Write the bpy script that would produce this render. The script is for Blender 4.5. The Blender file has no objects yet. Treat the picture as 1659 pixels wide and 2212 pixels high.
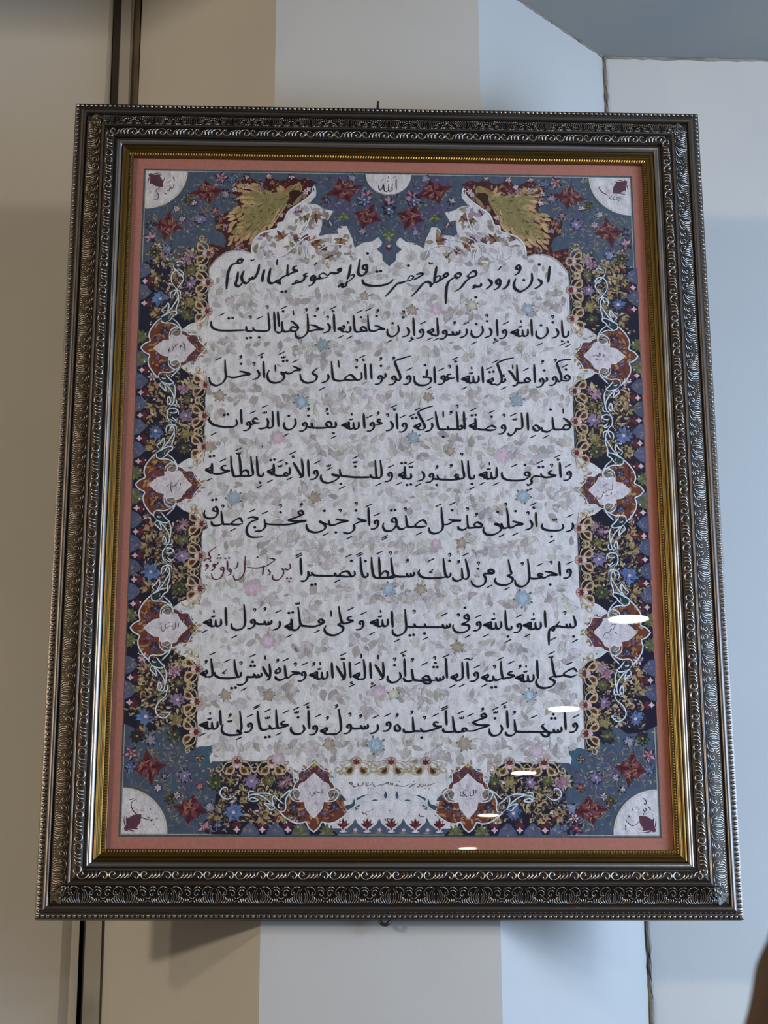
import bpy, bmesh, math, random
import numpy as np
from math import sin, cos, pi, radians, sqrt, atan2, hypot
from mathutils import Matrix, Vector

# ------------------------------------------------------------------ camera
SC = bpy.context.scene
FPX, CX, CY = 4200.0, 829.5, 1106.0            # focal length and centre for a 1659 x 2212 frame
CAM = np.array([-0.092856, -2.192095, -0.820945])
PIT, YAW, ROL = 0.345317, 0.0389495, -0.00439915
LEAN = radians(2.3)                            # the frame hangs with its top tipped forward
_f = np.array([sin(YAW)*cos(PIT), cos(YAW)*cos(PIT), sin(PIT)])
_r = np.array([cos(YAW), -sin(YAW), 0.0]); _u = np.cross(_r, _f)
RGT = cos(ROL)*_r + sin(ROL)*_u; UPV = -sin(ROL)*_r + cos(ROL)*_u; FWD = _f
cd = bpy.data.cameras.new('camera'); cam = bpy.data.objects.new('camera', cd)
SC.collection.objects.link(cam)
M = Matrix.Identity(4)
for i in range(3):
    M[i][0], M[i][1], M[i][2], M[i][3] = RGT[i], UPV[i], -FWD[i], CAM[i]
cam.matrix_world = M
cd.sensor_fit = 'VERTICAL'; cd.sensor_height = 24.0; cd.lens = FPX/2212*24.0
cd.clip_start = 0.05; cd.clip_end = 100
cd.dof.use_dof = True; cd.dof.focus_distance = 2.27; cd.dof.aperture_fstop = 18.0
SC.camera = cam

# ------------------------------------------------------------------ world, lights, exposure
W_ = bpy.data.worlds.new('world'); SC.world = W_; W_.use_nodes = True
bg = W_.node_tree.nodes['Background']; bg.inputs[0].default_value = (1.0, 0.97, 0.93, 1); bg.inputs[1].default_value = 0.22
SC.view_settings.view_transform = 'Standard'; SC.view_settings.look = 'None'
SC.view_settings.exposure = 0.0; SC.view_settings.gamma = 1.0
SC.view_settings.use_curve_mapping = False
ZC = 0.767                                     # ceiling height (origin = centre of the frame)
LAMPS = [(0.999, -4.287, 1.5), (1.014, -6.174, 1.5), (1.066, -8.292, 1.5), (1.059, -10.358, 1.5), (1.103, -12.611, 1.5),
         (-5.1, -5.5, 720), (-3.2, -2.2, 44), (4.1, -3.15, 100), (4.1, -6.3, 80), (1.03, -2.2, 11)]  # second left lamp is unseen, added to brighten the wall top and left face

def link(o): SC.collection.objects.link(o); return o
wl = bpy.data.lights.new('window_daylight', 'AREA'); wl.shape = 'RECTANGLE'; wl.size = 1.0; wl.size_y = 1.0
wl.energy = 44; wl.color = (0.42, 0.63, 1.0)
wo = link(bpy.data.objects.new('window_daylight', wl)); wo.location = (1.7, -0.82, -0.30)
wo.rotation_euler = (Vector((0.5, 0.24, -0.25)) - wo.location).to_track_quat('-Z', 'Y').to_euler()

# ------------------------------------------------------------------ helpers
def srgb(c):
    out = []
    for v in c:
        v = v/255.0
        out.append(v/12.92 if v <= 0.04045 else ((v+0.055)/1.055)**2.4)
    return out
def nodes(m): return m.node_tree.nodes, m.node_tree.links
def mat(name, col, rough=0.6, metal=0.0, noise=None, bump=None, spec=None):
    m = bpy.data.materials.new(name); m.use_nodes = True
    n, l = nodes(m); b = n['Principled BSDF']
    c = (*srgb(col), 1)
    b.inputs['Base Color'].default_value = c; b.inputs['Roughness'].default_value = rough
    b.inputs['Metallic'].default_value = metal
    if spec is not None: b.inputs['Specular IOR Level'].default_value = spec
    tc = n.new('ShaderNodeTexCoord')
    if noise:
        sc, col2, lo, hi = noise
        t = n.new('ShaderNodeTexNoise'); t.inputs['Scale'].default_value = sc; t.inputs['Detail'].default_value = 6
        l.new(tc.outputs['Object'], t.inputs['Vector'])
        r = n.new('ShaderNodeMapRange'); r.inputs['From Min'].default_value = lo; r.inputs['From Max'].default_value = hi
        mx = n.new('ShaderNodeMix'); mx.data_type = 'RGBA'
        mx.inputs['A'].default_value = c; mx.inputs['B'].default_value = (*srgb(col2), 1)
        l.new(t.outputs['Fac'], r.inputs['Value']); l.new(r.outputs['Result'], mx.inputs['Factor'])
        l.new(mx.outputs['Result'], b.inputs['Base Color'])
    if bump:
        t = n.new('ShaderNodeTexNoise'); t.inputs['Scale'].default_value = bump[0]; t.inputs['Detail'].default_value = 5
        l.new(tc.outputs['Object'], t.inputs['Vector'])
        bp = n.new('ShaderNodeBump'); bp.inputs['Strength'].default_value = bump[1]; bp.inputs['Distance'].default_value = bump[2]
        l.new(t.outputs['Fac'], bp.inputs['Height']); l.new(bp.outputs['Normal'], b.inputs['Normal'])
    return m
def tag(o, label=None, cat=None, group=None, kind=None):
    if label: o['label'] = label
    if cat: o['category'] = cat
    if group: o['group'] = group
    if kind: o['kind'] = kind
    return o
def mesh_obj(name, V, Fc, m, parent=None, smooth=False):
    me = bpy.data.meshes.new(name); me.from_pydata([tuple(v) for v in V], [], Fc); me.update()
    if m: me.materials.append(m)
    if smooth:
        me.polygons.foreach_set('use_smooth', [True]*len(me.polygons))
        try: me.set_sharp_from_angle(angle=radians(40))
        except Exception: pass
    o = link(bpy.data.objects.new(name, me))
    if parent: o.parent = parent
    return o
def copy_to(o, parent, mw=None):
    c = o.copy(); SC.collection.objects.link(c); c.parent = parent
    if mw is not None: c.matrix_local = mw
    return c
def ray(px, py): return RGT*((px-CX)/FPX) + UPV*((CY-py)/FPX) + FWD
def hit(px, py, p0, n):
    d = ray(px, py); n = np.array(n, float); t = ((np.array(p0, float)-CAM)@n)/(d@n); return CAM + t*d
def onY(px, py, y): return hit(px, py, (0, y, 0), (0, 1, 0))
NF = np.array([0, -cos(LEAN), -sin(LEAN)])      # frame normal, towards the viewer
EZ = np.array([0, -sin(LEAN), cos(LEAN)])
def FP(px, py, h=0.001):                        # a spot seen in the photograph, as (x, z) on the picture plane
    P = hit(px, py, NF*h, NF); return (P[0], P@EZ)
def box(V, Fc, a, b):
    i = len(V); x0, y0, z0 = a; x1, y1, z1 = b
    V += [(x0,y0,z0),(x1,y0,z0),(x1,y1,z0),(x0,y1,z0),(x0,y0,z1),(x1,y0,z1),(x1,y1,z1),(x0,y1,z1)]
    Fc += [tuple(i+k for k in f) for f in ((0,3,2,1),(4,5,6,7),(0,1,5,4),(1,2,6,5),(2,3,7,6),(3,0,4,7))]
def catmull(P, n=6, closed=False):
    P = [np.array(p, float) for p in P]
    if len(P) < 3: return [P[0]+(P[-1]-P[0])*t/4 for t in range(5)] if len(P) == 2 else P
    Q = [P[-1]]+P+[P[0], P[1]] if closed else [2*P[0]-P[1]]+P+[2*P[-1]-P[-2]]
    out = []
    for i in range(1, len(Q)-2):
        p0, p1, p2, p3 = Q[i-1], Q[i], Q[i+1], Q[i+2]
        for k in range(n):
            t = k/n
            out.append(0.5*((2*p1)+(-p0+p2)*t+(2*p0-5*p1+4*p2-p3)*t*t+(-p0+3*p1-3*p2+p3)*t**3))
    if not closed: out.append(P[-1])
    return out
def tube(V, Fc, path, rad, ns=6, flat=1.0, up=(0,0,1)):
    # round ridge along a path, radius per point, closed ends
    up = np.array(up, float); base = len(V); n = len(path)
    for i, p in enumerate(path):
        d = path[min(i+1, n-1)]-path[max(i-1, 0)]; L = np.linalg.norm(d); d = d/L if L > 0 else np.array([1., 0, 0])
        s = np.cross(d, up); s /= max(np.linalg.norm(s), 1e-9); t = np.cross(s, d)
        r = rad[i] if hasattr(rad, '__len__') else rad
        for k in range(ns):
            a = 2*pi*k/ns; q = p+s*r*cos(a)+t*r*flat*sin(a); V.append(tuple(q))
    for i in range(n-1):
        for k in range(ns):
            a, b = base+i*ns+k, base+i*ns+(k+1) % ns
            Fc.append((a, b, b+ns, a+ns))
    Fc.append(tuple(base+k for k in range(ns))[::-1]); Fc.append(tuple(base+(n-1)*ns+k for k in range(ns)))

# ------------------------------------------------------------------ the setting
M_wall = mat('plaster_paint', (204, 199, 188), 0.75, noise=(3.2, (196, 191, 181), 0.35, 0.7), bump=(260, 0.12, 0.001))
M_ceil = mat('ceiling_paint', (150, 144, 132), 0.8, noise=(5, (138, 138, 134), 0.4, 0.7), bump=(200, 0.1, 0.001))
M_floor = mat('floor_stone', (120, 112, 102), 0.5, noise=(6, (100, 94, 86), 0.35, 0.65))
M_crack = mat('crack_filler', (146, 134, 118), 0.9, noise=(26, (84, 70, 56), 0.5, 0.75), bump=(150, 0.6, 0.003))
M_trim = mat('trim_paint', (178, 172, 162), 0.6, noise=(7, (112, 104, 96), 0.48, 0.72))
M_dark = mat('gap_shade', (52, 44, 38), 0.8)
M_brown = mat('joint_brown', (112, 98, 78), 0.8, noise=(16, (76, 62, 46), 0.5, 0.72))
FY = 0.045; XL, XR = -0.148, 0.125; BK = 0.245      # pier front, its edges, wall behind
ZB, ZT = -2.4, ZC+0.35
def slab(name, P, thick, m, z0=ZB, z1=ZT, nx=None):
    # vertical wall slab along a plan polyline, thickness added behind
    V, Fc = [], []; n = len(P)
    for (x, y) in P: V += [(x, y, z0), (x, y, z1)]
    for (x, y) in P: V += [(x, y+thick, z0), (x, y+thick, z1)]
    for i in range(n-1):
        a = 2*i; Fc.append((a, a+2, a+3, a+1)); b = 2*n+2*i; Fc.append((b, b+1, b+3, b+2))
        Fc.append((a+1, a+3, b+3, b+1)); Fc.append((a, b, b+2, a+2))
    Fc.append((0, 1, 2*n+1, 2*n)); a = 2*(n-1); Fc.append((a, 2*n+a, 2*n+a+1, a+1))
    return tag(mesh_obj(name, V, Fc, m), kind='structure')
slab('wall_centre', [(-0.349, BK+0.001), (XL, FY), (XR, FY), (0.329, BK+0.004)], 0.3, M_wall)
slab('wall_left', [(-3.6, BK-0.01), (-0.395, BK-0.01), (-0.384, BK-0.004), (-0.36, BK-0.004)], 0.3, M_wall)
slab('wall_right', [(0.326, BK), (4.3, BK+0.02)], 0.3, M_wall)
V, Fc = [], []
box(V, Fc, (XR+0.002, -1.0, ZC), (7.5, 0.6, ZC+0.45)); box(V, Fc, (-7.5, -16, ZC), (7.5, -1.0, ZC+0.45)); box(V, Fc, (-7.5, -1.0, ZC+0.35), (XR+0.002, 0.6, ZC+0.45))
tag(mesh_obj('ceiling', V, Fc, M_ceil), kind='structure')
V, Fc = [], []; box(V, Fc, (-7.5, -16, ZB-0.1), (7.5, 0.6, ZB)); tag(mesh_obj('floor', V, Fc, M_floor), kind='structure')
def strip(name, top, bot, y, dep, m):
    # vertical batten, also the painted gap strip, between the outlines read at the top and the bottom of the wall
    a, b = onY(top[0], 0, y), onY(top[1], 0, y); c, d = onY(bot[0], 2150, y), onY(bot[1], 2150, y)
    def ext(p, q, z): t = (z-q[2])/(p[2]-q[2]); return q[0]+(p[0]-q[0])*t
    V = []
    for z in (ZB, ZT):
        for yy in (y, y+dep):
            V += [(ext(a, c, z), yy, z), (ext(b, d, z), yy, z)]
    Fc = [(0, 1, 5, 4), (2, 6, 7, 3), (0, 4, 6, 2), (1, 3, 7, 5), (4, 5, 7, 6), (0, 2, 3, 1)]
    return tag(mesh_obj(name, V, Fc, m), kind='structure')
strip('trim_1', (261, 284), (178, 215), BK-0.008, 0.05, M_trim)
strip('trim_2', (283, 304), (214, 236), BK-0.001, 0.05, M_brown)
strip('gap_shade_strip', (247, 262), (176, 177.5), BK-0.009, 0.012, M_dark)  # dark strip laid over the wall, its colour stands for the shade in a gap
# ragged crack filler in the right-hand corner and along the ceiling line
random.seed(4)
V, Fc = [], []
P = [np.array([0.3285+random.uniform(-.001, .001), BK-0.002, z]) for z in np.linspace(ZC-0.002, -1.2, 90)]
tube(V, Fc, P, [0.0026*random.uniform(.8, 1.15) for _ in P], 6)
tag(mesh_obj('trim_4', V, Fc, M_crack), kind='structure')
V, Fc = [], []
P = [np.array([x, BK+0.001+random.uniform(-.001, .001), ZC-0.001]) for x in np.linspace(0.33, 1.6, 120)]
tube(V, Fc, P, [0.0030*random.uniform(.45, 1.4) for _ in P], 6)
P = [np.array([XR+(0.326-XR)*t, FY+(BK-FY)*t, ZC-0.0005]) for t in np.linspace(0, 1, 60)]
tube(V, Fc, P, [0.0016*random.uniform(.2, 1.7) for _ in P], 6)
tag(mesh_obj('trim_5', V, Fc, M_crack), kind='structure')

# ceiling downlights: a round recessed lamp each (ring, lit disc) with its own light
M_ring = mat('lamp_ring', (225, 225, 222), 0.35)
M_lit = bpy.data.materials.new('lamp_lit'); M_lit.use_nodes = True
n_, l_ = nodes(M_lit); n_.remove(n_['Principled BSDF']); em = n_.new('ShaderNodeEmission')
em.inputs[0].default_value = (1, 0.93, 0.83, 1); em.inputs[1].default_value = 26
l_.new(em.outputs[0], n_['Material Output'].inputs[0])
def ringmesh(r0, r1, z0, z1, n=32):
    V, Fc = [], []
    for k in range(n):
        a = 2*pi*k/n; c, s = cos(a), sin(a)
        V += [(r1*c, r1*s, z1), (r1*c, r1*s, z0), (r0*c, r0*s, z0), (r0*c, r0*s, z1)]
    for k in range(n):
        for j in range(4):
            a, b = 4*k+j, 4*k+(j+1) % 4; c, d = 4*((k+1) % n)+(j+1) % 4, 4*((k+1) % n)+j
            Fc.append((a, b, c, d))
    return V, Fc
nth = ['first', 'second', 'third', 'fourth', 'fifth']
for i, (x, y, e) in enumerate(LAMPS):
    t = link(bpy.data.objects.new('ceiling_downlight', None)); t.location = (x, y, ZC-0.008)
    lab = ('round recessed ceiling downlight mirrored in the glass, %s from the top' % nth[i]) if i < 5 else \
          'round recessed ceiling downlight ' + ('on the far left of the room, nearer', 'on the far left of the room, farther',
          'on the far right of the room, nearer', 'on the far right of the room, farther', 'closest to the framed panel')[i-5]
    tag(t, lab, 'lamp', 'ceiling downlights of the hall')
    V, Fc = ringmesh(0.070, 0.090, -0.004, 0.008); mesh_obj('ring', V, Fc, M_ring, t)
    V = [(0.0695*cos(2*pi*k/32), 0.0695*sin(2*pi*k/32), 0.001) for k in range(32)]
    V += [(v[0], v[1], 0.006) for v in V]
    Fc = [tuple(range(32))[::-1], tuple(range(32, 64))]+[(k, (k+1) % 32, 32+(k+1) % 32, 32+k) for k in range(32)]
    mesh_obj('lit_disc', V, Fc, M_lit, t)
    if i < 5: ld = bpy.data.lights.new('downlight', 'AREA'); ld.shape = 'DISK'; ld.size = 0.136
    else: ld = bpy.data.lights.new('downlight', 'POINT'); ld.shadow_soft_size = 0.22 if i == 7 else 0.34 if i == 5 else 0.09
    ld.energy = e
    ld.color = (0.84, 0.92, 1.0) if i in (7, 8) else (1.0, 0.84, 0.64); lo = link(bpy.data.objects.new('downlight', ld)); lo.location = (0, 0, -0.003 if i < 5 else -0.085); lo.parent = t

# ------------------------------------------------------------------ the framed panel
FW, FH = 0.80, 1.0241
ROOT = link(bpy.data.objects.new('framed_calligraphy', None)); ROOT.rotation_euler = (LEAN, 0, 0)
tag(ROOT, 'large ornate silver and gold frame with Arabic calligraphy on the wall pier', 'picture')
def metal(name, col, rough, dirt=None, bump=None, metal_=1.0):
    m = mat(name, col, rough, metal_, bump=bump)
    if dirt:
        n, l = nodes(m); b = n['Principled BSDF']
        ao = n.new('ShaderNodeAmbientOcclusion'); ao.inputs['Distance'].default_value = dirt[1]; ao.samples = 6
        r = n.new('ShaderNodeMapRange'); r.inputs['From Min'].default_value = dirt[2]; r.inputs['From Max'].default_value = dirt[3]
        mx = n.new('ShaderNodeMix'); mx.data_type = 'RGBA'
        mx.inputs['A'].default_value = (*srgb(dirt[0]), 1); mx.inputs['B'].default_value = (*srgb(col), 1)
        l.new(ao.outputs['AO'], r.inputs['Value']); l.new(r.outputs['Result'], mx.inputs['Factor'])
        l.new(mx.outputs['Result'], b.inputs['Base Color'])
    return m
M_base = metal('antique_silver', (112, 104, 97), 0.38, bump=(900, 0.12, 0.0004))
M_relief = metal('relief_silver', (176, 168, 158), 0.33)
M_ground = metal('dark_ground', (66, 58, 50), 0.5, bump=(1500, 0.3, 0.0004))
M_bead = metal('bead_silver', (172, 164, 154), 0.3)
M_rail = metal('bright_silver', (176, 174, 174), 0.30, bump=(800, 0.1, 0.0003))
M_gold = metal('gold_leaf', (118, 94, 50), 0.36, bump=(1200, 0.25, 0.0004))
M_rope = metal('pale_gold', (196, 166, 104), 0.3)

# side k: s runs along the rail, w inwards from the outer edge, h out of the wall
SIDES = [('bottom', FW), ('right', FH), ('top', FW), ('left', FH)]
def place(k, s, w, h):
    L = SIDES[k][1]/2
    if k == 0: return (s, -h, -FH/2+w)
    if k == 1: return (FW/2-w, -h, s)
    if k == 2: return (-s, -h, FH/2-w)
    return (-FW/2+w, -h, -s)
def rail_mesh(name, k, prof, m, parent, mats=None, smooth=True):
    L = SIDES[k][1]/2; V, Fc = [], []; n = len(prof)
    segs = 2
    for j in range(segs+1):
        t = -1+2*j/segs
        for (w, h) in prof:
            V.append(place(k, t*(L-w/1000), w/1000, h/1000))
    for j in range(segs):
        for i in range(n):
            a, b = j*n+i, j*n+(i+1) % n; Fc.append((a, b, b+n, a+n))
    Fc.append(tuple(range(n))[::-1]); Fc.append(tuple(segs*n+i for i in range(n)))
    o = mesh_obj(name, V, Fc, m, parent, smooth); 
    return o
def soft(P, n=5): return [tuple(q) for q in catmull(P, n)]
OUT = [(0.3, -21), (0.3, -0.8), (1.0, -0.3), (6.3, -0.3)] + soft([(6.8, 0.9), (8.6, 3.2), (11.4, 4.4), (14.0, 3.5), (15.4, 1.0)]) + [(15.9, 0), (16.4, 0.2)]
COVE = soft([(16.6, 1.2), (21.5, 2.4), (27.5, 5.4), (32.5, 9.6), (36.0, 14.0)], 4)
FIL = [(36.3, 14.6)] + soft([(36.9, 16.0), (38.2, 16.8), (39.5, 16.2)], 3) + [(40.0, 14.8), (40.4, 14.2)]
RID = soft([(41.0, 14.4), (44, 15.6), (47.5, 15.8), (51.0, 14.6), (52.6, 12.4)], 3) + [(53.2, 8.6), (55.2, 8.6)]
PROF = OUT+COVE+FIL+RID+[(56.0, 6.0), (56.0, -21)]
SILV = [(55.0, 0), (55.0, 9.0)] + soft([(55.8, 11.6), (57.6, 13.2), (60.0, 12.9), (62.0, 11.2), (63.0, 9.4)], 4) + [(63.2, 0)]
GOLD = [(63.2, 0), (63.2, 9.6)] + soft([(64.0, 10.6), (65.4, 11.0), (66.6, 9.9), (67.6, 8.6)], 4) + soft([(68.2, 8.4), (70.0, 9.3), (71.6, 8.4)], 3) + [(72.2, 7.4), (76.6, 7.0), (77.2, 6.4), (77.2, 0.2)]
def cove_h(w):
    for (a, b), (c, d) in zip(COVE, COVE[1:]):
        if a <= w <= c: return b+(d-b)*(w-a)/(c-a)
    return COVE[0][1] if w < COVE[0][0] else COVE[-1][1]
def rid_h(w):
    for (a, b), (c, d) in zip(RID, RID[1:]):
        if a <= w <= c and c > a: return b+(d-b)*(w-a)/(c-a)
    return 14.4
def ridges(strokes, hf, lift=0.0, ns=5, fl=0.9):
    # relief module in (x along, y = w, z = h) millimetres: strokes = (points, r0, rmid, r1)
    V, Fc = [], []
    for pts, r0, r1, r2 in strokes:
        Q = catmull([(p[0], p[1], 0) for p in pts], 3); n = len(Q)
        path, rad = [], []
        for i, q in enumerate(Q):
            t = i/(n-1); r = r0+(r1-r0)*min(1, t*2) if t < .5 else r1+(r2-r1)*(t-.5)*2
            w = min(max(q[1], 16.9), 52.2)
            path.append(np.array([q[0], w, hf(w)+lift+r*0.25])/1000); rad.append(r/1000)
        tube(V, Fc, path, rad, ns, fl)
    me = bpy.data.meshes.new('relief'); me.from_pydata(V, [], Fc); me.update()
    me.polygons.foreach_set('use_smooth', [True]*len(me.polygons)); me.materials.append(M_relief)
    return me
def mir(S): return S+[([(-p[0], p[1]) for p in pts], a, b, c) for pts, a, b, c in S]
# acanthus unit, about 50 mm long: an upright splayed stem, fanned lobes, a rolled leaf on each side
AC = mir([
 ([(0.6, 17.0), (1.8, 20), (2.4, 24), (1.6, 28)], .5, .75, .3), ([(2.0, 17.0), (4.0, 20.5), (4.6, 25), (3.4, 30), (1.4, 33)], .4, .8, .3),
 ([(4.2, 17.2), (6.6, 20), (7.6, 24), (6.6, 28.5), (4.4, 31.5)], .4, .8, .3), ([(7.0, 17.4), (9.4, 20), (10.2, 23.5), (9.0, 27)], .5, .9, .4),
 ([(9.6, 17.6), (12.2, 19.6), (12.8, 22.6), (11.6, 25)], .5, 1.0, .4), ([(12.6, 17.6), (15.0, 18.8), (15.4, 21), (14.0, 23)], .5, 1.0, .5),
 ([(3.0, 33.5), (7.0, 34.6), (11.0, 33.4), (13.6, 30), (13.4, 26.8), (11.2, 26.2), (10.2, 28), (11.4, 29.4)], .5, .9, .6),
 ([(14.6, 32.6), (18.0, 34.4), (21.6, 33.6), (24.4, 31)], .4, .8, .5), ([(16.0, 29.6), (18.6, 31.4), (21.4, 30.6), (23.0, 28), (21.6, 25.6), (19.4, 25.8), (19.0, 27.6)], .5, .9, .7),
 ([(17.0, 17.8), (18.0, 20.4), (17.2, 23.0)], .6, 1.0, .4), ([(19.4, 17.6), (20.6, 20.2), (20.2, 22.8)], .6, .9, .4),
 ([(22.2, 17.8), (23.4, 19.6), (24.8, 20.0)], .5, .9, .5), ([(22.0, 24.2), (24.0, 22.6), (25.0, 22.4)], .4, .7, .4)])
ME_AC = ridges(AC, cove_h)
# running scroll unit, about 36 mm: large curl, slanted lobes, small curl at the end
SCR = [([(-9.5, 43.0), (-13.5, 42.6), (-16.6, 44.6), (-17.0, 48.2), (-14.6, 50.8), (-11.6, 50.2), (-10.8, 47.8), (-12.6, 46.4)], .5, 1.15, .9),
 ([(-9.5, 43.0), (-6.0, 44.6), (-4.6, 47.8), (-5.2, 51.0)], .7, 1.5, .5), ([(-5.2, 43.0), (-1.8, 44.8), (-0.4, 48.0), (-0.8, 51.2)], .7, 1.5, .5),
 ([(-1.0, 43.2), (2.6, 45.0), (3.8, 48.2), (3.6, 51.2)], .7, 1.4, .5), ([(3.0, 43.6), (6.8, 46.2), (8.0, 49.6), (11.6, 51.2), (15.4, 49.6), (16.6, 46.4), (14.8, 43.4), (12.2, 43.6), (11.8, 46.0)], .5, 1.1, .8)]
ME_SC = ridges(SCR, rid_h, 0, 6, 1.0)
rails = []
for k, (nm, L) in enumerate(SIDES):
    r = rail_mesh('frame_rail', k, PROF, M_base, ROOT); rails.append(r)
    # dark stippled ground under the relief
    g = rail_mesh('carved_ground', k, [(16.5, 0.6)]+[(w, h+0.08) for w, h in COVE]+[(36.1, 14.2), (30, 2)], M_ground, r)
    g2 = rail_mesh('ridge_ground', k, [(40.5, 13)]+[(w, h+0.08) for w, h in RID if w < 52]+[(52.4, 8)], M_ground, r)
    rot = [0, pi/2*3, pi, pi/2][k]
    def mtx(s, flip=1):
        # module axes: x along s, y inwards, z outwards
        o = np.array(place(k, s, 0, 0)); ex = np.array(place(k, s+1, 0, 0))-o
        ey = np.array(place(k, s, 1, 0))-o; ez = np.array(place(k, s, 0, 1))-o
        m = Matrix.Identity(4)
        for i in range(3): m[i][0], m[i][1], m[i][2], m[i][3] = ex[i], ey[i], ez[i], o[i]
        return m
    Lc = L-2*0.026; n = max(1, round(Lc/0.0502)); st = Lc/n
    for i in range(n):
        o = bpy.data.objects.new('acanthus_leaf', ME_AC); link(o); o.parent = r
        o.matrix_local = mtx(-Lc/2+st*(i+.5)) @ Matrix.Diagonal((st/0.0505, 1, 1, 1))
    Ls = L-2*0.047; n = round(Ls/0.0357); st = Ls/n
    for i in range(n):
        o = bpy.data.objects.new('scroll_leaf', ME_SC); link(o); o.parent = r
        o.matrix_local = mtx(-Ls/2+st*(i+.5)) @ Matrix.Diagonal((st/0.0357, 1, 1, 1))
    # string of beads along the outer edge
    V, Fc = [], []
    Lb = L-0.006; n = round(Lb/0.0059); st = Lb/n
    for i in range(n+1):
        if i == n and k % 2: continue
        s = -Lb/2+st*i; c = np.array(place(k, s, 0.0034, 0.0002)); b = len(V)
        R1 = 0.0021
        for a in (0.35, 0.85, 1.35):
            for q in range(8):
                e = 2*pi*q/8; V.append((c[0]+R1*sin(a)*cos(e), c[1]-R1*cos(a), c[2]+R1*sin(a)*sin(e)))
        Fc.append(tuple(b+q for q in range(8)))
        for j in (0, 8):
            for q in range(8): Fc.append((b+j+q, b+j+8+q, b+j+8+(q+1) % 8, b+j+(q+1) % 8))
    tag(mesh_obj('bead_string', V, Fc, M_bead, r, True), kind='stuff')
    # corner leaf covering each mitre of the carved band
for k in range(4):
    o = bpy.data.objects.new('corner_leaf', ME_AC); link(o); o.parent = rails[k]
    sx = (1, 1, -1, -1)[k]; sz = (-1, 1, 1, -1)[k]
    ax = Vector((-sx, 0, -sz)).normalized(); c = Vector((sx*(FW/2), 0, sz*(FH/2)))
    al = Vector((ax.z, 0, -ax.x))
    m = Matrix.Identity(4)
    yv, zv = ax, Vector((0, -1, 0))
    for i in range(3): m[i][0], m[i][1], m[i][2], m[i][3] = al[i], yv[i], zv[i], c[i]
    o.matrix_local = m @ Matrix.Translation((0, 0.0085, 0.0006)) @ Matrix.Diagonal((0.36, 1.22, 0.95, 1))
for k in range(4):
    tag(rail_mesh('inner_rail', k, SILV, M_rail, ROOT), 'smooth bright silver inner rail')
    g = rail_mesh('gold_slip', k, GOLD, M_gold, ROOT)
    tag(g, 'narrow gold slip around the mount')
    V, Fc = [], []; L = SIDES[k][1]-2*0.0722; n = round(L/0.0032); st = L/n
    for i in range(n):
        s = -L/2+st*(i+.5)
        P = [np.array(place(k, s-0.0010, 0.0726, 0.0076)), np.array(place(k, s, 0.0742, 0.0086)), np.array(place(k, s+0.0010, 0.0758, 0.0078))]
        tube(V, Fc, P, [0.0005, 0.00105, 0.0005], 5, 1.0, (0, 1, 0))
    tag(mesh_obj('rope_moulding', V, Fc, M_rope, g, True), 'pale gold twisted rope edge', kind='stuff')
# hooks at the top and bottom of the frame
M_hook = metal('hook_steel', (90, 88, 86), 0.4)
V, Fc = [], []
P = catmull([(0.0, -0.004, FH/2-0.003), (0.0, -0.003, FH/2+0.006), (0.001, 0.004, FH/2+0.011), (0, 0.012, FH/2+0.007), (0, 0.016, FH/2)], 5)
tube(V, Fc, P, 0.0014, 8); o = mesh_obj('hanging_hook', V, Fc, M_hook, ROOT, True); o.location.x = FP(816, 240)[0]
V, Fc = [], []
P = catmull([(-0.006, 0.006, -FH/2-0.001), (-0.003, 0.004, -FH/2-0.005), (0.003, 0.004, -FH/2-0.005), (0.006, 0.006, -FH/2-0.001)], 5)
tube(V, Fc, P, 0.0022, 8); o = mesh_obj('bottom_clip', V, Fc, M_hook, ROOT, True); o.location.x = FP(832, 1985)[0]
tag(o, 'small black clip under the frame')
# mount board with its opening, backing, glass
M_mount = mat('mount_board', (190, 124, 104), 0.85, noise=(260, (180, 114, 96), 0.35, 0.65), bump=(1800, 0.25, 0.0003))
TW, TH, TZ = 0.6200, 0.8404, 0.001
V, Fc = [], []
a, b, c, d = FW/2-0.0765, FH/2-0.0765, TW/2, TH/2
for yy in (-TZ+0.0012, -TZ-0.0000):
    for X, Z in ((a, b), (c, d)): V += [(-X, yy, -Z), (X, yy, -Z), (X, yy, Z), (-X, yy, Z)]
for i in range(4):
    j = (i+1) % 4
    Fc += [(8+i, 8+j, 12+j, 12+i), (i, 4+i, 4+j, j), (4+i, 12+i, 12+j, 4+j), (i, j, 8+j, 8+i)]
tag(mesh_obj('mount', V, Fc, M_mount, ROOT), 'salmon pink mount board')
V, Fc = [], []; box(V, Fc, (-a-.004, 0.002, -b-.004), (a+.004, 0.006, b+.004)); mesh_obj('backing_board', V, Fc, M_brown, ROOT)
M_glass = bpy.data.materials.new('picture_glass'); M_glass.use_nodes = True
n, l = nodes(M_glass); n.remove(n['Principled BSDF'])
gl = n.new('ShaderNodeBsdfGlossy'); gl.inputs['Roughness'].default_value = 0.0
tr = n.new('ShaderNodeBsdfTransparent'); fr = n.new('ShaderNodeFresnel'); fr.inputs['IOR'].default_value = 1.5
gm = n.new('ShaderNodeNewGeometry'); io = n.new('ShaderNodeMath'); io.operation = 'MULTIPLY_ADD'   # the same reflectance from either side
io.inputs[1].default_value = 1/1.5-1.5; io.inputs[2].default_value = 1.5
l.new(gm.outputs['Backfacing'], io.inputs[0]); l.new(io.outputs[0], fr.inputs['IOR'])
mx = n.new('ShaderNodeMixShader'); l.new(fr.outputs[0], mx.inputs[0]); l.new(tr.outputs[0], mx.inputs[1]); l.new(gl.outputs[0], mx.inputs[2])
l.new(mx.outputs[0], n['Material Output'].inputs[0])
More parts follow.
